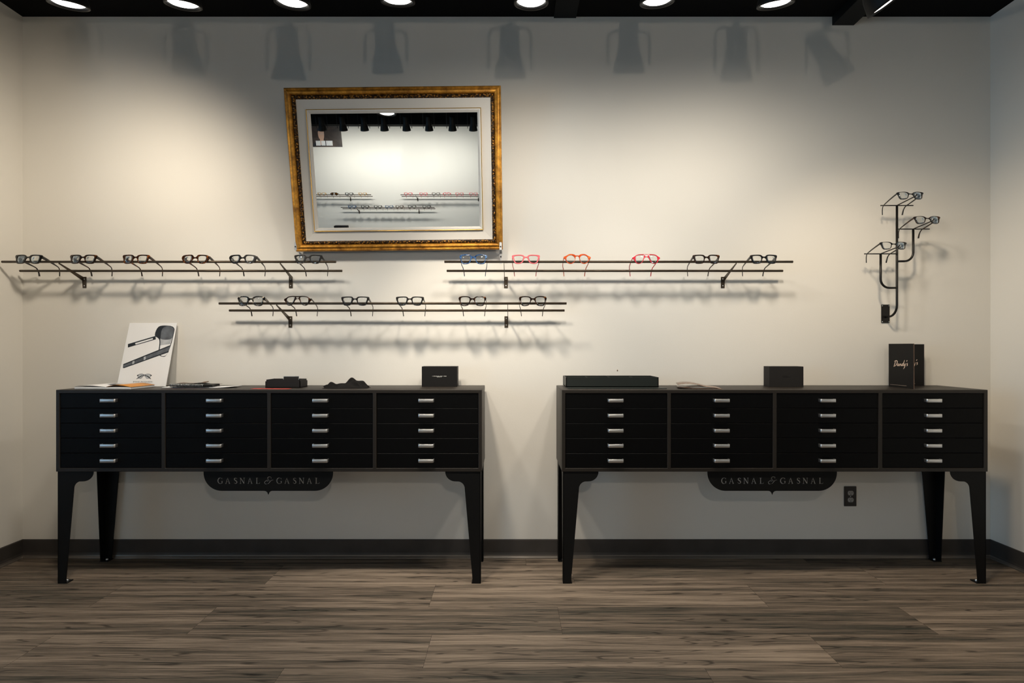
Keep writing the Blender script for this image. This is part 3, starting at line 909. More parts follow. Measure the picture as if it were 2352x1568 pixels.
# ------------------------------------------------------------------ track lamps
def aim(v):
    """rotation that turns -z to v"""
    return Vector(v).normalized().to_track_quat('-Z', 'Y')
def make_lamp(loc, direction, power, col, label, group, spot=R(170), track_z=2.77, loop=None, beam=None):
    """loc is the centre of the lamp face"""
    q = aim(direction)
    Mr = q.to_matrix().to_4x4()
    top = Vector(loc) - Vector(direction).normalized()*0.10
    g = empty('track_spotlight', (top.x, top.y, track_z - 0.01), label, 'lamp', group)
    base = g.location
    rel = Vector(loc) - base
    M = Matrix.Translation(rel) @ Mr
    head = MB().lathe([(0.001, 0.215), (0.034, 0.215), (0.041, 0.208), (0.042, 0.110), (0.047, 0.085), (0.058, 0.055), (0.064, 0.020), (0.067, 0.006), (0.067, 0.000), (0.064, -0.001), (0.059, 0.0), (0.056, 0.005), (0.054, 0.010)], 36, M)
    h = link('lamp_head', head, M_lampbody, g)
    link('lamp_face', MB().lathe([(0.0, 0.002), (0.030, 0.0025), (0.046, 0.005), (0.055, 0.010)], 36, M), M_lamp, h)
    # yoke: hangs from the track, holds the head at both sides
    p = top - base
    yk = []
    hw = 0.088
    zt = max(p.z + 0.135, -0.035)
    zt = min(zt, -0.03)
    zb = rel.z + 0.03
    yk += [(-hw, p.y, zb), (-hw, p.y, zt - 0.03), (-hw + 0.010, p.y, zt - 0.010), (-hw + 0.030, p.y, zt), (hw - 0.030, p.y, zt), (hw - 0.010, p.y, zt - 0.010), (hw, p.y, zt - 0.03), (hw, p.y, zb)]
    link('yoke', MB().tube(yk, 0.0045, 8), M_lampbody, g)
    link('stem', MB().box(-0.013, 0.013, p.y - 0.013, p.y + 0.013, zt - 0.004, 0.01), M_lampbody, g)
    if loop:
        pts = [Vector((0.02, p.y, -0.02)) + Vector((0.085*math.sin(2*PI*i/16)*loop, -0.02, -0.085 + 0.085*math.cos(2*PI*i/16))) for i in range(2, 15)]
        link('power_cord', MB().tube(pts, 0.004, 8), M_cord, g)
    if power > 0:
        l = bpy.data.lights.new('spot', 'SPOT'); l.energy = power; l.color = col
        l.spot_size = spot; l.spot_blend = 1.0; l.shadow_soft_size = 0.07
        o = bpy.data.objects.new('spot', l); COL.objects.link(o)
        o.parent = g
        o.location = rel + Vector(direction).normalized()*0.055
        o.rotation_mode = 'QUATERNION'; o.rotation_quaternion = aim(beam) if beam else q
    return g
def make_track(x0, x1, y, z, label, label_group='suspended lighting tracks'):
    t = empty('lighting_track', ((x0+x1)/2, y, z), label, 'track', label_group)
    L = (x1 - x0)/2
    link('channel', MB().box(-L, L, -0.017, 0.017, 0, 0.022), M_lampbody, t, bevel=0.002)
    for k in range(4):
        xx = -L*0.85 + 1.7*L*k/3
        link('hanger_rod', MB().tube([(xx, 0, 0.02), (xx, 0, ZC - z)], 0.004, 8), M_lampbody, t)
DL = 0.942
make_track(-2.6, 2.6, -DL, 2.77, 'black lighting track hung along the display wall')
# pixel of the lamp face, face direction, watts, flood or narrow beam
SIDE = (.66, -.68, R(136))
SHARP = (.43, -.90, R(62))
FLOOD, MEDIUM, NARROW = (.50, -.866, R(170)), (.27, -.95, R(116)), (.20, -.98, R(100))
faces = [(158, 13, (-.06, .26, -.96), 60, SIDE, -.42, .02), (421, 13, (-.04, .26, -.96), 46, NARROW, -.08, -.03), (672, 10, (-.04, .24, -.96), 50, NARROW, .06, .02), (914, 6, (0, .32, -.95), 105, SHARP, .16, -.03),
         (1220, 8, (0.0, .20, -.97), 42, FLOOD, 0, .02), (1509, 7, (.03, .26, -.96), 44, NARROW, 0, -.03), (1781, 12, (.07, .30, -.95), 44, FLOOD, .08, .02), (2036, 11, (.55, .03, -.84), 60, MEDIUM, .42, 0)]
WARM = [(1.0, 0.87, 0.70), LAMP_COL, LAMP_COL, (1.0, 0.87, 0.70), LAMP_COL, LAMP_COL, (1.0, 0.90, 0.76), (1.0, 0.82, 0.60)]
ordn = ['first', 'second', 'third', 'fourth', 'fifth', 'sixth', 'seventh']
for i, (px, py, dr, k, bm_, bx_, dd_) in enumerate(faces):
    lb = ('lit track spotlight, %s from the left along the top of the photo' % ordn[i]) if i < 7 else 'track spotlight at the top right turned aside so its face shows as a sliver'
    make_lamp(at(px, py, DL + dd_), dr, LAMP_W*k, WARM[i], lb, 'track spotlights over the display wall', spot=bm_[2], beam=(bx_, bm_[0], bm_[1]))

# opposite wall, seen in the mirror
DO = -YB - 0.982
make_track(-4.2, 2.4, YB + 0.982, 3.02, 'black lighting track hung along the opposite wall')
for i, px in enumerate((750, 797, 845, 890, 940, 991, 1044, 1091)):
    x = (px - 1171) * (CAM_D + DO) / F * 0.93
    lb = 'dark track spotlight of the opposite wall in the mirror, ' + (ordn + ['last'])[i] + ' from the left'
    make_lamp((x, YB + 0.982, 2.69), (0, -.26, -.96), FAR_W if i % 2 == 0 else 0.0, FAR_COL, lb, 'track spotlights of the opposite wall', track_z=3.02, beam=(0, -.50, -.866))

# added unseen pendant, throws the track lamp shadows onto the upper wall
pg = empty('added_pendant_lamp', (0.3, -3.6, 2.0), 'added black pendant lamp with a bare bulb, unseen behind the camera', 'lamp')
link('cord', MB().tube([(0, 0, 0.16), (0, 0, ZC - 2.0)], 0.003, 8), M_lampbody, pg)
link('ceiling_rose', MB().lathe([(0.0, 1.05), (0.05, 1.055), (0.055, 1.079)], 24), M_lampbody, pg)
link('lamp_holder', MB().lathe([(0.0, 0.17), (0.018, 0.165), (0.03, 0.12), (0.11, 0.10), (0.125, 0.085)], 28), M_lampbody, pg)
link('bulb', MB().lathe([(0.0, 0.035), (0.018, 0.04), (0.03, 0.06), (0.028, 0.08), (0.015, 0.11), (0.014, 0.12)], 24), M_lamp, pg)
pl = bpy.data.lights.new('added_pendant_light', 'POINT'); pl.energy = PEND_W; pl.color = (1.0, 0.86, 0.70); pl.shadow_soft_size = 0.03
po = bpy.data.objects.new('added_pendant_light', pl); COL.objects.link(po); po.parent = pg; po.location = (0, 0, -0.03)

# ------------------------------------------------------------------ things on the left cabinet
# leaning poster card
def make_card():
    wd, ht, th = 0.268, 0.366, 0.005
    lean = math.asin(0.098/ht)
    g = empty('poster_card', (X(324, 0.114), -0.114, ZT), 'white poster card with a sunglasses photograph leaning on the wall', 'poster', None, (-lean, 0, 0))
    link('board', MB().box(-wd/2, wd/2, 0, th, 0, ht), M_white, g, bevel=0.0006, seg=1)
    def fn(u, v, w_): return (-wd/2 + u*wd, -w_, v*ht)
    def shape(nm, polys, m, lev):
        mb = MB()
        for p in polys: mb.prism(p, 0.0, 0.0002*lev, fn)
        return link(nm, mb, m, g)
    def flat(nm, outer, holes, m, lev):
        o = [(-wd/2 + u*wd, v*ht) for u, v in outer]; hs = [[(-wd/2 + u*wd, v*ht) for u, v in h] for h in holes]
        Mx = Matrix(((1,0,0,0),(0,0,-1,-0.0001*lev),(0,1,0,0),(0,0,0,1)))
        return link(nm, fill2d(o, hs, 0.0002, M=Mx), m, g)
    lens_o = chaikin([(.60,.93),(.70,.965),(.98,.945),(.975,.80),(.96,.62),(.90,.47),(.85,.455),(.76,.475),(.72,.52),(.72,.60),(.705,.72),(.66,.76),(.57,.79)], 2)
    lens_i = chaikin([(.70,.90),(.78,.955),(.965,.93),(.96,.80),(.945,.63),(.91,.485),(.85,.465),(.78,.48),(.745,.53),(.735,.66),(.71,.76)], 2)
    flat('printed_rim', lens_o, [lens_i], M_ink, 2)
    flat('printed_lens', chaikin([(.69,.90),(.78,.955),(.965,.935),(.96,.80),(.95,.73),(.72,.73),(.70,.78)], 2), [], M_ink2, 1.4)
    flat('printed_lens_shade', [(.72,.78),(.95,.78),(.94,.66),(.73,.64)], [], M_ink3, 1.2)
    flat('printed_temple', [(.055,.66),(.60,.79),(.62,.735),(.07,.605)], [[(.20,.675),(.55,.757),(.56,.735),(.22,.652)]], M_ink, 2.4)
    flat('printed_temple', [(.045,.335),(.95,.63),(.935,.545),(.05,.285)], [], M_ink2, 3.0)
    flat('printed_temple_edge', [(.045,.345),(.95,.645),(.95,.625),(.045,.325)], [], M_ink, 3.4)
    flat('printed_temple_edge', [(.06,.292),(.935,.55),(.935,.53),(.07,.28)], [], M_ink, 3.4)
    flat('printed_glare', [(.22,.385),(.26,.398),(.27,.355),(.23,.343)], [], M_ink3, 3.8)
    flat('printed_glare', [(.44,.455),(.48,.468),(.49,.418),(.45,.406)], [], M_ink3, 3.8)
    # the small pair, temples folded behind the lenses
    for s_ in (-1, 1):
        q = lambda p: [(.525 + s_*u, v) for u, v in p]
        o = q([(.012, .176), (.030, .190), (.060, .196), (.105, .193), (.135, .168), (.128, .140), (.105, .121), (.062, .119), (.035, .135)])
        flat('printed_small_lens', o, [], M_ink3, 1.4)
        cx = sum(p[0] for p in o)/len(o); cv = sum(p[1] for p in o)/len(o)
        flat('printed_small_rim', o, [[((u - cx)*.86 + cx, (v - cv)*.86 + cv - .001) for u, v in o]], M_ink2, 2)
        flat('printed_small_bridge', q([(0, .184), (.022, .186), (.026, .178), (0, .176)]), [], M_ink, 2.6)
        flat('printed_small_temple', q([(0, .170), (.060, .168), (.098, .150), (.150, .118), (.140, .112), (.088, .140), (.050, .158), (0, .160)]), [], M_ink, 3)
        flat('printed_small_hinge', q([(.118, .188), (.152, .172), (.152, .160), (.135, .160)]), [], M_ink, 3)
    Mt = Matrix(((1,0,0,0.004),(0,0,-1,-0.0004),(0,1,0,0.070*ht),(0,0,0,1)))
    link('lettering', text_mesh('STEVE MCQUEEN', 0.0115, Mt, 0.0001, 1.25), M_ink2, g)
    link('lettering', MB().box(-0.010, 0.013, -0.0004, 0, 0.035*ht - 0.0012, 0.035*ht + 0.0012).box(0.014, 0.016, -0.0004, 0, 0.035*ht - 0.0012, 0.035*ht + 0.0012), M_ink3, g)
make_card()

def sheet_mesh(pts, th, name='sheet'):
    """thin paper through a grid of points [row][col]"""
    r, c = len(pts), len(pts[0])
    vs = []
    for dz in (0, th):
        for row in pts:
            for p in row: vs.append((p[0], p[1], p[2] + dz))
    n = r*c; fs = []
    for i in range(r-1):
        for j in range(c-1):
            a = i*c + j
            fs += [(a, a+c, a+c+1, a+1), (n+a, n+a+1, n+a+c+1, n+a+c)]
    rim = [(0, j) for j in range(c)] + [(i, c-1) for i in range(1, r)] + [(r-1, j) for j in range(c-2, -1, -1)] + [(i, 0) for i in range(r-2, 0, -1)]
    ids = [i*c + j for i, j in rim]
    for k in range(len(ids)):
        a, b = ids[k], ids[(k+1) % len(ids)]
        fs.append((a, b, b+n, a+n))
    m = MB(); m.add(vs, fs, True)
    return m

# open magazine
def make_magazine():
    g = empty('open_magazine', (-2.085, -0.215, ZT), 'thick open magazine with a white page and an orange page before the poster card', 'magazine', None, (0, 0, R(-3)))
    w_, d_ = 0.30, 0.17
    link('page_block', MB().box(-w_/2, w_/2, -d_/2, d_/2, 0, 0.011), M_white, g, bevel=0.002)
    def page(x0, x1, z0, amp):
        return [[(x0 + (x1-x0)*j/10, -d_/2 + d_*i/4, z0 + amp*math.sin(PI*(j/10)**0.8)) for j in range(11)] for i in range(5)]
    link('white_page', sheet_mesh(page(-w_/2 - 0.005, 0.02, 0.0115, 0.007), 0.0006), M_white, g)
    link('orange_page', sheet_mesh(page(0.02, w_/2 + 0.003, 0.0115, 0.010), 0.0006), M_orangepage, g)
    link('printed_spot', sheet_mesh([[(-0.04 + 0.05*j/3, -0.005 + 0.05*i/2, 0.0198 - 0.0014*j) for j in range(4)] for i in range(3)], 0.0004), M_ink2, g)
make_magazine()

# brochures with wire-bound notebook
def flat_sheet(name, cx, cy, w_, d_, z, rz, m, label, cat, th=0.0012, curl=0.0, group=None):
    pts = [[(-w_/2 + w_*j/8, -d_/2 + d_*i/4, curl*((j/8 - 0.5)*2)**2*(1 if j > 4 else 0.4)) for j in range(9)] for i in range(5)]
    o = link(name, sheet_mesh(pts, th), m, None, (cx, cy, z), (0, 0, rz))
    return tag(o, label, cat, group)
flat_sheet('brochure', -1.745, -0.150, 0.20, 0.12, ZT + 0.0002, R(8), M_white, 'white brochure lowest in the pile under the wire bound notebook', 'brochure', 0.004, 0.0, 'papers on the left cabinet')
flat_sheet('leaflet', -1.575, -0.165, 0.22, 0.10, ZT + 0.0002, R(-7), M_white, 'cream leaflet sticking out to the right of the wire bound notebook', 'leaflet', 0.003, 0.006, 'papers on the left cabinet')
flat_sheet('leaflet', -1.690, -0.265, 0.20, 0.06, ZT + 0.0002, R(3), M_purple, 'dark plum leaflet lying flat before the wire bound notebook', 'leaflet', 0.001, 0.0, 'papers on the left cabinet')
flat_sheet('leaflet', -1.235, -0.275, 0.20, 0.042, ZT + 0.0002, R(-4), M_redpaper, 'red leaflet lying before the black gift box', 'leaflet', 0.0012, 0.0, 'papers on the left cabinet')
flat_sheet('brochure', -1.760, -0.066, 0.13, 0.055, ZT + 0.0088, R(8), M_tanpaper, 'folded brown brochure peeking out behind the wire bound notebook', 'brochure', 0.006, 0.010, 'papers on the left cabinet')
def make_notebook():
    g = empty('wire_notebook', (-1.685, -0.185, ZT + 0.0085), 'black wire bound notebook on top of the white brochures', 'notebook', None, (0, R(1.2), R(9)))
    link('cover', MB().box(-0.105, 0.105, -0.045, 0.055, 0, 0.010), M_card, g, bevel=0.001)
    for k in range(24):
        x = -0.098 + k*0.0068
        pts = [(x + 0.001*math.sin(a), -0.045 + 0.0075*math.cos(a), 0.005 + 0.0085*math.sin(a)) for a in [2*PI*i/10 for i in range(10)]]
        link('wire_ring', MB().tube(pts + [pts[0]], 0.0011, 5, False), M_screw, g)
    link('elastic_flap', sheet_mesh([[(-0.02 + 0.14*j/6, 0.0 + 0.05*i/2, 0.0102 + 0.004*math.sin(j)) for j in range(7)] for i in range(3)], 0.001), M_cloth, g)
make_notebook()

# black gift box with tray and small silver card
def make_giftbox():
    x0, x1, y0, y1 = -1.300, -1.115, -0.200, -0.100
    cx, cy = (x0+x1)/2, (y0+y1)/2
    g = empty('gift_box', (cx, cy, ZT), 'low open black gift box with a small mirror card inside', 'box')
    hw, hd = (x1-x0)/2, (y1-y0)/2
    def tray(w_, d_, z0, z1, t):
        m = MB().box(-w_, w_, -d_, d_, z0, z0 + t)
        m.box(-w_, w_, -d_, -d_ + t, z0, z1).box(-w_, w_, d_ - t, d_, z0, z1).box(-w_, -w_ + t, -d_, d_, z0, z1).box(w_ - t, w_, -d_, d_, z0, z1)
        return m
    link('lower_tray', tray(hw, hd, 0, 0.034, 0.003), M_card2, g)
    link('inner_tray', tray(hw - 0.0035, hd - 0.0035, 0.004, 0.043, 0.002), M_card2, g)
    link('tray_floor', MB().box(-hw + 0.006, hw - 0.006, -hd + 0.006, hd - 0.006, 0.006, 0.036), M_card, g)
    c = empty('mirror_card', (cx + 0.018, cy + 0.012, ZT + 0.0365), 'small dark glass card with silver edge standing in the open black gift box', 'card', None, (R(-8), 0, R(2)))
    link('border', MB().box(-0.042, 0.042, 0, 0.003, 0, 0.022), M_handle, c, bevel=0.0005, seg=1)
    link('face', MB().box(-0.0400, 0.0400, -0.0004, 0.001, 0.001, 0.0195), M_card2, c)
make_giftbox()

# crumpled black cloth
def make_cloth():
    bm = bmesh.new()
    bmesh.ops.create_grid(bm, x_segments=44, y_segments=20, size=0.5)
    rnd = random.Random(5)
    for v in bm.verts:
        u, w_ = v.co.x*2, v.co.y*2
        wid = 0.115; dep = 0.035*(1 - 0.25*abs(u))
        ridge = math.exp(-((w_ - 0.1*math.sin(3*u))/0.55)**2)
        h = 0.018 + 0.030*math.exp(-((u - 0.35)/0.38)**2) + 0.008*math.exp(-((u + 0.8)/0.25)**2)
        fold = 0.35*math.sin(7*u + 3*w_) * math.sin(9*w_ - 2*u) + 0.25*math.sin(17*u*0.5 + 8*w_)
        z = h*ridge*(1 + 0.85*fold) * (1 - 0.55*max(0, abs(u) - 0.75)/0.25)
        v.co = Vector((u*wid + 0.004*math.sin(9*w_), w_*dep + 0.006*math.sin(5*u) + 0.012*u, max(0.0012, z)))
    for f in bm.faces: f.smooth = True
    me = bpy.data.meshes.new('cleaning_cloth'); bm.to_mesh(me); bm.free()
    o = link('cleaning_cloth', me, M_cloth, None, (-0.860, -0.225, ZT + 0.0003), (0, 0, R(2)))
    s = o.modifiers.new('thick', 'SOLIDIFY'); s.thickness = 0.0012; s.offset = -1
    tag(o, 'crumpled black cleaning cloth on the left cabinet', 'cloth')
make_cloth()

def make_upright_box(name, x0, x1, d0, d1, h, m, label, txts):
    cx = (x0+x1)/2
    g = empty(name, (cx, -d1, ZT), label, 'box')
    link('body', MB().box(-(x1-x0)/2, (x1-x0)/2, 0, d1 - d0, 0, h), m, g, bevel=0.001)
    for txt, size, z, mm, spc in txts:
        if not isinstance(txt, str):            # words too small to read, as bars
            mb = MB()
            for a, b in zip(txt[0::2], txt[1::2]): mb.box(a, b, -0.0004, 0, z - size/2, z + size/2)
            link('lettering', mb, mm, g)
            continue
        Mt = Matrix(((1,0,0,0),(0,0,-1,-0.0003),(0,1,0,z),(0,0,0,1)))
        link('lettering', text_mesh(txt, size, Mt, 0.0003, spc), mm, g)
make_upright_box('product_box', -0.481, -0.288, 0.050, 0.125, 0.110, M_card, 'black upright box with tiny white lettering at the right end of left cabinet',
                 [((-.0395, -.0375, -.034, -.030, -.0275, -.0225, -.020, -.010, -.008, -.0005, .0035, .016, .0185, .0205, .0245, .0385), 0.0022, 0.0575, M_whiteink, 0),
                  ((-.013, -.006, -.004, .004, .006, .0125), 0.0017, 0.0530, M_whiteink, 0)])
make_upright_box('product_box', 1.405, 1.590, 0.085, 0.150, 0.111, M_card2, 'charcoal upright box with embossed black lettering on the right cabinet', [('SIENS', 0.0145, 0.056, M_emboss, 1.25)])

# ------------------------------------------------------------------ things on the right cabinet
def make_tray():
    x0, x1, y0, y1 = 0.2986, 0.790, -0.205, -0.040
    cx, cy = (x0+x1)/2, (y0+y1)/2
    hw, hd, h, t = (x1-x0)/2, (y1-y0)/2, 0.052, 0.004
    s = tag(link('tray_lid', MB().box(-0.255, 0.255, -0.10, 0.085, 0, 0.0035), M_tray, None, (cx + 0.010, -0.185, ZT + 0.0002), bevel=0.001),
            'thin dark board lying under the long black tray', 'board')
    g = empty('display_tray', (cx, cy, ZT + 0.0040), 'long black open tray at the left end of right cabinet', 'tray')
    m = MB().box(-hw, hw, -hd, hd, 0, t).box(-hw, hw, -hd, -hd+t, 0, h).box(-hw, hw, hd-t, hd, 0, h).box(-hw, -hw+t, -hd, hd, 0, h).box(hw-t, hw, -hd, hd, 0, h)
    link('walls', m, M_tray, g)
    for k in (-1, 0, 1):
        link('divider', MB().box(k*hw*0.5 - 0.0015, k*hw*0.5 + 0.0015, -hd + t, hd - t, t, h - 0.004), M_tray, g)
    for k in range(4):
        link('ring_pad', MB().box(-hw*0.75 + k*hw*0.5 - 0.045, -hw*0.75 + k*hw*0.5 + 0.045, -hd + 0.012, hd - 0.012, t, 0.040), M_cloth, g, bevel=0.006)
make_tray()

def make_folder():
    pts = []
    prof = [(-0.115, 0.022), (-0.116, 0.030), (-0.108, 0.034), (-0.08, 0.0345), (-0.04, 0.031), (0.0, 0.026), (0.045, 0.022)]
    g = empty('folded_brochure', (1.000, -0.215, ZT), 'glossy tan folded brochure lying on the right cabinet', 'brochure', None, (0, 0, R(-14)))
    low = [[(-0.110 + 0.215*j/8, -0.07 + 0.14*i/3, 0.0006 + 0.006*max(0, 1 - j/3)) for j in range(9)] for i in range(4)]
    link('lower_leaf', sheet_mesh(low, 0.001), M_tanpaper, g)
    up = []
    for i in range(4):
        row = []
        for j in range(9):
            u = j/8
            z = 0.008 + 0.022*math.sin(PI*min(1, 0.18 + u*0.80))*(1 - 0.35*u)
            row.append((-0.112 + 0.150*u, -0.07 + 0.14*i/3, z))
        up.append(row)
    link('upper_leaf', sheet_mesh(up, 0.001), M_tanpaper, g)
    mid = [[(-0.09 + 0.185*j/6, -0.066 + 0.132*i/3, 0.004 + 0.008*math.sin(PI*j/6)) for j in range(7)] for i in range(4)]
    link('inner_leaf', sheet_mesh(mid, 0.0006), M_tanpaper, g)
make_folder()

def dandy_strokes():
    S = []
    a = lambda pts, w_: S.append(smooth_stroke(pts, [q*1.5 for q in w_]))
    # D
    a([(.10, .95), (.05, .45), (-.02, .10)], [.07, .09, .06])
    a([(-.12, .88), (.15, 1.06), (.45, .95), (.50, .60), (.30, .22), (-.12, .06)], [.03, .06, .08, .09, .06, .03])
    # a
    a([(.80, .48), (.66, .52), (.56, .30), (.64, .14), (.76, .26), (.84, .46)], [.04, .05, .07, .06, .05, .04])
    a([(.84, .48), (.80, .26), (.88, .14), (.98, .24)], [.06, .07, .05, .03])
    # n
    a([(1.02, .50), (1.00, .30), (.98, .14)], [.05, .07, .05])
    a([(1.00, .26), (1.12, .48), (1.22, .46), (1.20, .24), (1.30, .15), (1.38, .26)], [.03, .05, .07, .07, .05, .03])
    # d
    a([(1.62, .48), (1.48, .52), (1.38, .30), (1.46, .14), (1.58, .26), (1.66, .46)], [.04, .05, .07, .06, .05, .04])
    a([(1.78, 1.05), (1.68, .60), (1.62, .26), (1.72, .14), (1.80, .24)], [.05, .08, .07, .05, .03])
    # y
    a([(1.86, .52), (1.84, .30), (1.94, .18), (2.04, .34), (2.08, .52)], [.05, .07, .06, .05, .05])
    a([(2.09, .54), (2.02, .14), (1.92, -.18), (1.80, -.34)], [.05, .08, .07, .03])
    # apostrophe
    a([(2.24, 1.02), (2.22, .90), (2.16, .80)], [.08, .07, .03])
    # s
    a([(2.46, .52), (2.34, .54), (2.30, .42), (2.44, .32), (2.44, .18), (2.28, .12)], [.04, .06, .07, .08, .06, .03])
    return S
def dandy(parent, cx, cz, size, to):
    sc = size / 2.6
    polys = [[(cx + (u - 1.2 + 0.18*(v - 0.4))*sc, cz + (v - 0.4 + 0.05*(u - 1.2))*sc) for u, v in p] for p in dandy_strokes()]
    return link('lettering', strokes_mesh(polys, 0.0, 0.0004, to), M_foil, parent)
def make_menus():
    ht, wd = 0.232, 0.170
    # rear card leans on the wall
    lean = 0.0
    xr = X(2123, 0.062)
    g = empty('brand_card', (xr - wd/2, -0.062, ZT), 'black card with rose script lettering standing behind the folded black card', 'card', None, (-lean, 0, 0))
    link('board', MB().box(-wd/2, wd/2, 0, 0.016, 0, ht), M_card, g, bevel=0.0005, seg=1)
    dandy(g, 0.005, ht*0.535, 0.088, lambda u, v, w_: (u, -w_, v))
    link('printed_line', MB().box(-wd*0.45, wd*0.2, -0.0003, 0, 0.012, 0.0128), M_foil, g)
    # folded card standing open in front
    x0, d0 = X(2041, 0.115), 0.115
    f = empty('folded_card', (x0, -d0, ZT), 'folded black card with rose script lettering standing open on the right cabinet', 'card')
    ang = R(-84)
    front = link('front_leaf', MB().box(0, 0.158, 0.0, 0.0025, 0, ht + 0.002), M_card, f, (0, 0, 0), (0, 0, ang), bevel=0.0005, seg=1)
    dandy(front, 0.079, ht*0.535, 0.088, lambda u, v, w_: (u, -w_, v))
    link('printed_line', MB().box(0.010, 0.115, -0.0003, 0, 0.012, 0.0128), M_foil, front)
    ex = Vector((math.cos(ang), math.sin(ang), 0))*0.158
    link('gilt_edge', MB().box(0.1575, 0.1588, 0.0002, 0.0023, 0, ht + 0.002), M_tanpaper, front)
    link('rear_leaf', MB().box(0.003, 0.10, 0.0, 0.0025, 0, ht), M_card, f, ex, (0, 0, R(73)), bevel=0.0005, seg=1)
make_menus()

# wall outlet
def make_outlet():
    g = empty('wall_outlet', (X(1952, 0), 0, CAM_H + (796 - 1139)/F*CAM_D - 0.057), 'dark wall outlet with two sockets below the right cabinet', 'outlet')
    link('cover_plate', MB().box(-0.035, 0.035, -0.006, 0, 0, 0.114), M_plate, g, bevel=0.003)
    for z in (0.0375, 0.0765):
        poly = [(0.0165*math.cos(2*PI*i/24), max(-0.0125, min(0.0125, 0.0165*math.sin(2*PI*i/24)))) for i in range(24)]
        s = link('socket', MB().prism(poly, -0.0085, -0.005, lambda u, v, w_: (u, w_, v)), M_recept, g, (0, 0, z))
        for sx in (-0.0065, 0.0065):
            link('slot', MB().box(sx - 0.0011, sx + 0.0011, -0.0088, -0.0084, 0.0, 0.008), M_ink, s)
        link('slot', MB().prism([(0.0026*math.cos(2*PI*i/12), -0.0065 + 0.0026*math.sin(2*PI*i/12)) for i in range(12)], -0.0088, -0.0084, lambda u, v, w_: (u, w_, v)), M_ink, s)
    link('screw', MB().lathe([(0, 0.0015), (0.0028, 0.001), (0.003, 0)], 12, Matrix.Rotation(PI/2, 4, 'X')), M_screw, g, (0, -0.006, 0.057))
make_outlet()
n = link('wall_nail', MB().lathe([(0, 0.004), (0.0022, 0.0035), (0.003, 0.001), (0.0015, 0.0)], 10, Matrix.Rotation(PI/2, 4, 'X')), M_rust, None, (X(1418, 0), 0, CAM_H + (796 - 850)/F*CAM_D))
tag(n, 'tiny rusty nail head in the wall above the long black tray', 'nail')

# ------------------------------------------------------------------ the opposite wall, seen in the mirror
def opp_x(px, d):
    return (px - 1171) * (CAM_D - YB - d) / F * 0.953
def flip(o):
    o.location.y = YB - o.location.y
    o.rotation_euler.z += PI
    return o
XO = -0.95          # centre line the rails are set out from
r1 = make_rail(opp_x(644, DRR), opp_x(858, DRR), (opp_x(700, 0), opp_x(826, 0)), ZF1, ZR1, 'left upper rail on the opposite wall in the mirror')
r2 = make_rail(opp_x(925, DRR), opp_x(1139, DRR), (opp_x(964, 0), opp_x(1104, 0)), ZF1, ZR1, 'right upper rail with red frames on the opposite wall in the mirror')
r3 = make_rail(opp_x(786, DRR), opp_x(1001, DRR), (opp_x(827, 0), opp_x(966, 0)), ZF2, ZR2, 'lower rail on the opposite wall in the mirror')
for r_ in (r1, r2, r3): flip(r_)
GO = 'glasses of the opposite wall seen in the mirror'
opp = [(741, 1, 'soft', M_tan, 'honey coloured eyeglasses at the mirror left edge'), (770, 1, 'aviator', M_tort2, 'brown aviator sunglasses seen in the mirror'),
       (804, 1, 'rect', M_black, 'black eyeglasses on the left upper rail in the mirror'), (835, 1, 'rect', M_tan, 'honey coloured eyeglasses at the rail end in the mirror'),
       (940, 1, 'soft', M_red, 'red eyeglasses first on the right upper rail in the mirror'), (975, 1, 'rect', M_pink, 'pink rectangular eyeglasses second on the right upper rail in the mirror'),
       (1004, 1, 'soft', M_tort, 'reddish brown eyeglasses third on the right upper rail in the mirror'), (1029, 1, 'round', M_red, 'red round eyeglasses fourth on the right upper rail in the mirror'),
       (1058, 1, 'rect', M_pink, 'pink eyeglasses fifth on the right upper rail in the mirror'), (1090, 1, 'square', M_pink, 'large pink square eyeglasses at the mirror right edge'),
       (808, 0, 'rect', M_blue, 'blue black eyeglasses first on the lower rail in the mirror'), (838, 0, 'rect', M_grey, 'grey eyeglasses second on the lower rail in the mirror'),
       (868, 0, 'rect', M_black, 'black eyeglasses third on the lower rail in the mirror'), (894, 0, 'rect', M_blue, 'blue eyeglasses fourth on the lower rail in the mirror'),
       (918, 0, 'rect', M_tort, 'tortoiseshell eyeglasses fifth on the lower rail in the mirror'), (947, 0, 'soft', M_black, 'black eyeglasses sixth on the lower rail in the mirror'),
       (981, 0, 'square', M_grey, 'grey square eyeglasses last on the lower rail in the mirror')]
for px, up, sty, m, lb in opp:
    g = make_glasses(sty, m, (opp_x(px, GD), -GD, (ZF1 if up else ZF2) + 0.0135), TILT, lb, GO, lens_mat=M_brownlens if 'sunglasses' in lb else None)
    flip(g)
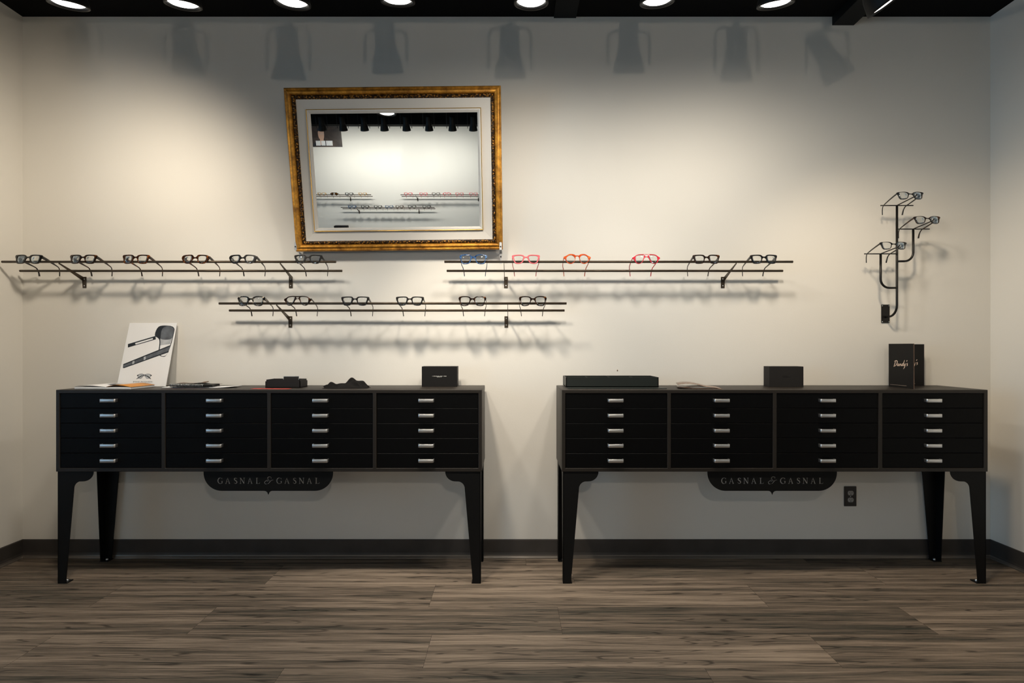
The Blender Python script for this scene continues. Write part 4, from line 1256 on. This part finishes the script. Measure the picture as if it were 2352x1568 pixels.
# poster
pw, ph = 1.25, 0.44
xr2 = opp_x(787, 0) * 0.966
pg2 = empty('wall_poster', (xr2, YB, 2.47), 'dark brown poster with a face in spectacles on the opposite wall in the mirror', 'poster')
pg2.scale = (0.77, 0.77, 0.77)
link('sheet', MB().box(-pw, 0, 0, 0.004, 0, ph), M_poster, pg2)
def layer(k): return Matrix(((1,0,0,0),(0,0,-1,0.0042 + 0.0006*k),(0,1,0,0),(0,0,0,1)))
hx, hz0 = -0.47, 0.245
def PF(pts): return [(hx + u, hz0 + v) for u, v in pts]
link('printed_coat', fill2d(PF([(-.22, -.22), (-.13, -.12), (-.05, -.10), (.04, -.16), (.12, -.10), (.18, -.22)]), [], 0.0006, M=layer(1)), M_ink, pg2)
link('printed_neck', fill2d(PF([(-.05, -.20), (-.03, -.06), (.05, -.08), (.05, -.20)]), [], 0.0006, M=layer(2)), M_skin, pg2)
link('printed_face', fill2d(chaikin(PF([(-.06, .12), (-.07, .02), (-.05, -.07), (.01, -.11), (.05, -.09), (.075, .0), (.075, .10), (.03, .15), (-.03, .15)]), 2), [], 0.0006, M=layer(3)), M_skin, pg2)
link('printed_hair', fill2d(chaikin(PF([(-.075, .07), (-.085, .15), (0, .19), (.085, .16), (.09, .07), (.07, .115), (-.03, .12)]), 2), [], 0.0006, M=layer(4)), M_ink, pg2)
for s_ in (-1, 1):
    cu_ = .01 + s_*.032
    o = chaikin(PF([(cu_ - .026, .06), (cu_ + .026, .06), (cu_ + .023, .02), (cu_ - .023, .02)]), 2)
    i_ = [((u - hx - cu_)*.82 + hx + cu_, (v - hz0 - .04)*.82 + hz0 + .04) for u, v in o]
    link('printed_spectacles', fill2d(o, [i_], 0.0006, M=layer(5)), M_ink3, pg2)
for a_, b_, k_ in ((-.605, -.495, 5), (-.48, -.385, 4), (-.37, -.22, 8)):
    for q in range(k_):
        u0 = a_ + (b_-a_)/k_*q
        link('printed_letter', MB().box(u0, u0 + (b_-a_)/k_*0.86, 0.004, 0.0075, 0.03, 0.135), M_white, pg2)
# a third cabinet below, with a dark box whose top edge shows in the mirror
cab3 = copy_tree(cab)
cab3.location = (opp_x(850, 0.3), YB + 0.022, 0); cab3.rotation_euler.z = PI
cab3['label'] = 'black drawer cabinet on the opposite wall below its lower rail'
ob = link('storage_box', MB().box(-0.125, 0.125, 0, 0.10, 0, 0.125), M_card, None, (opp_x(779, 0.1), YB + 0.06, ZT + 0.0003), bevel=0.012, seg=3)
tag(ob, 'dark box whose top edge shows at the bottom of the mirror', 'box')
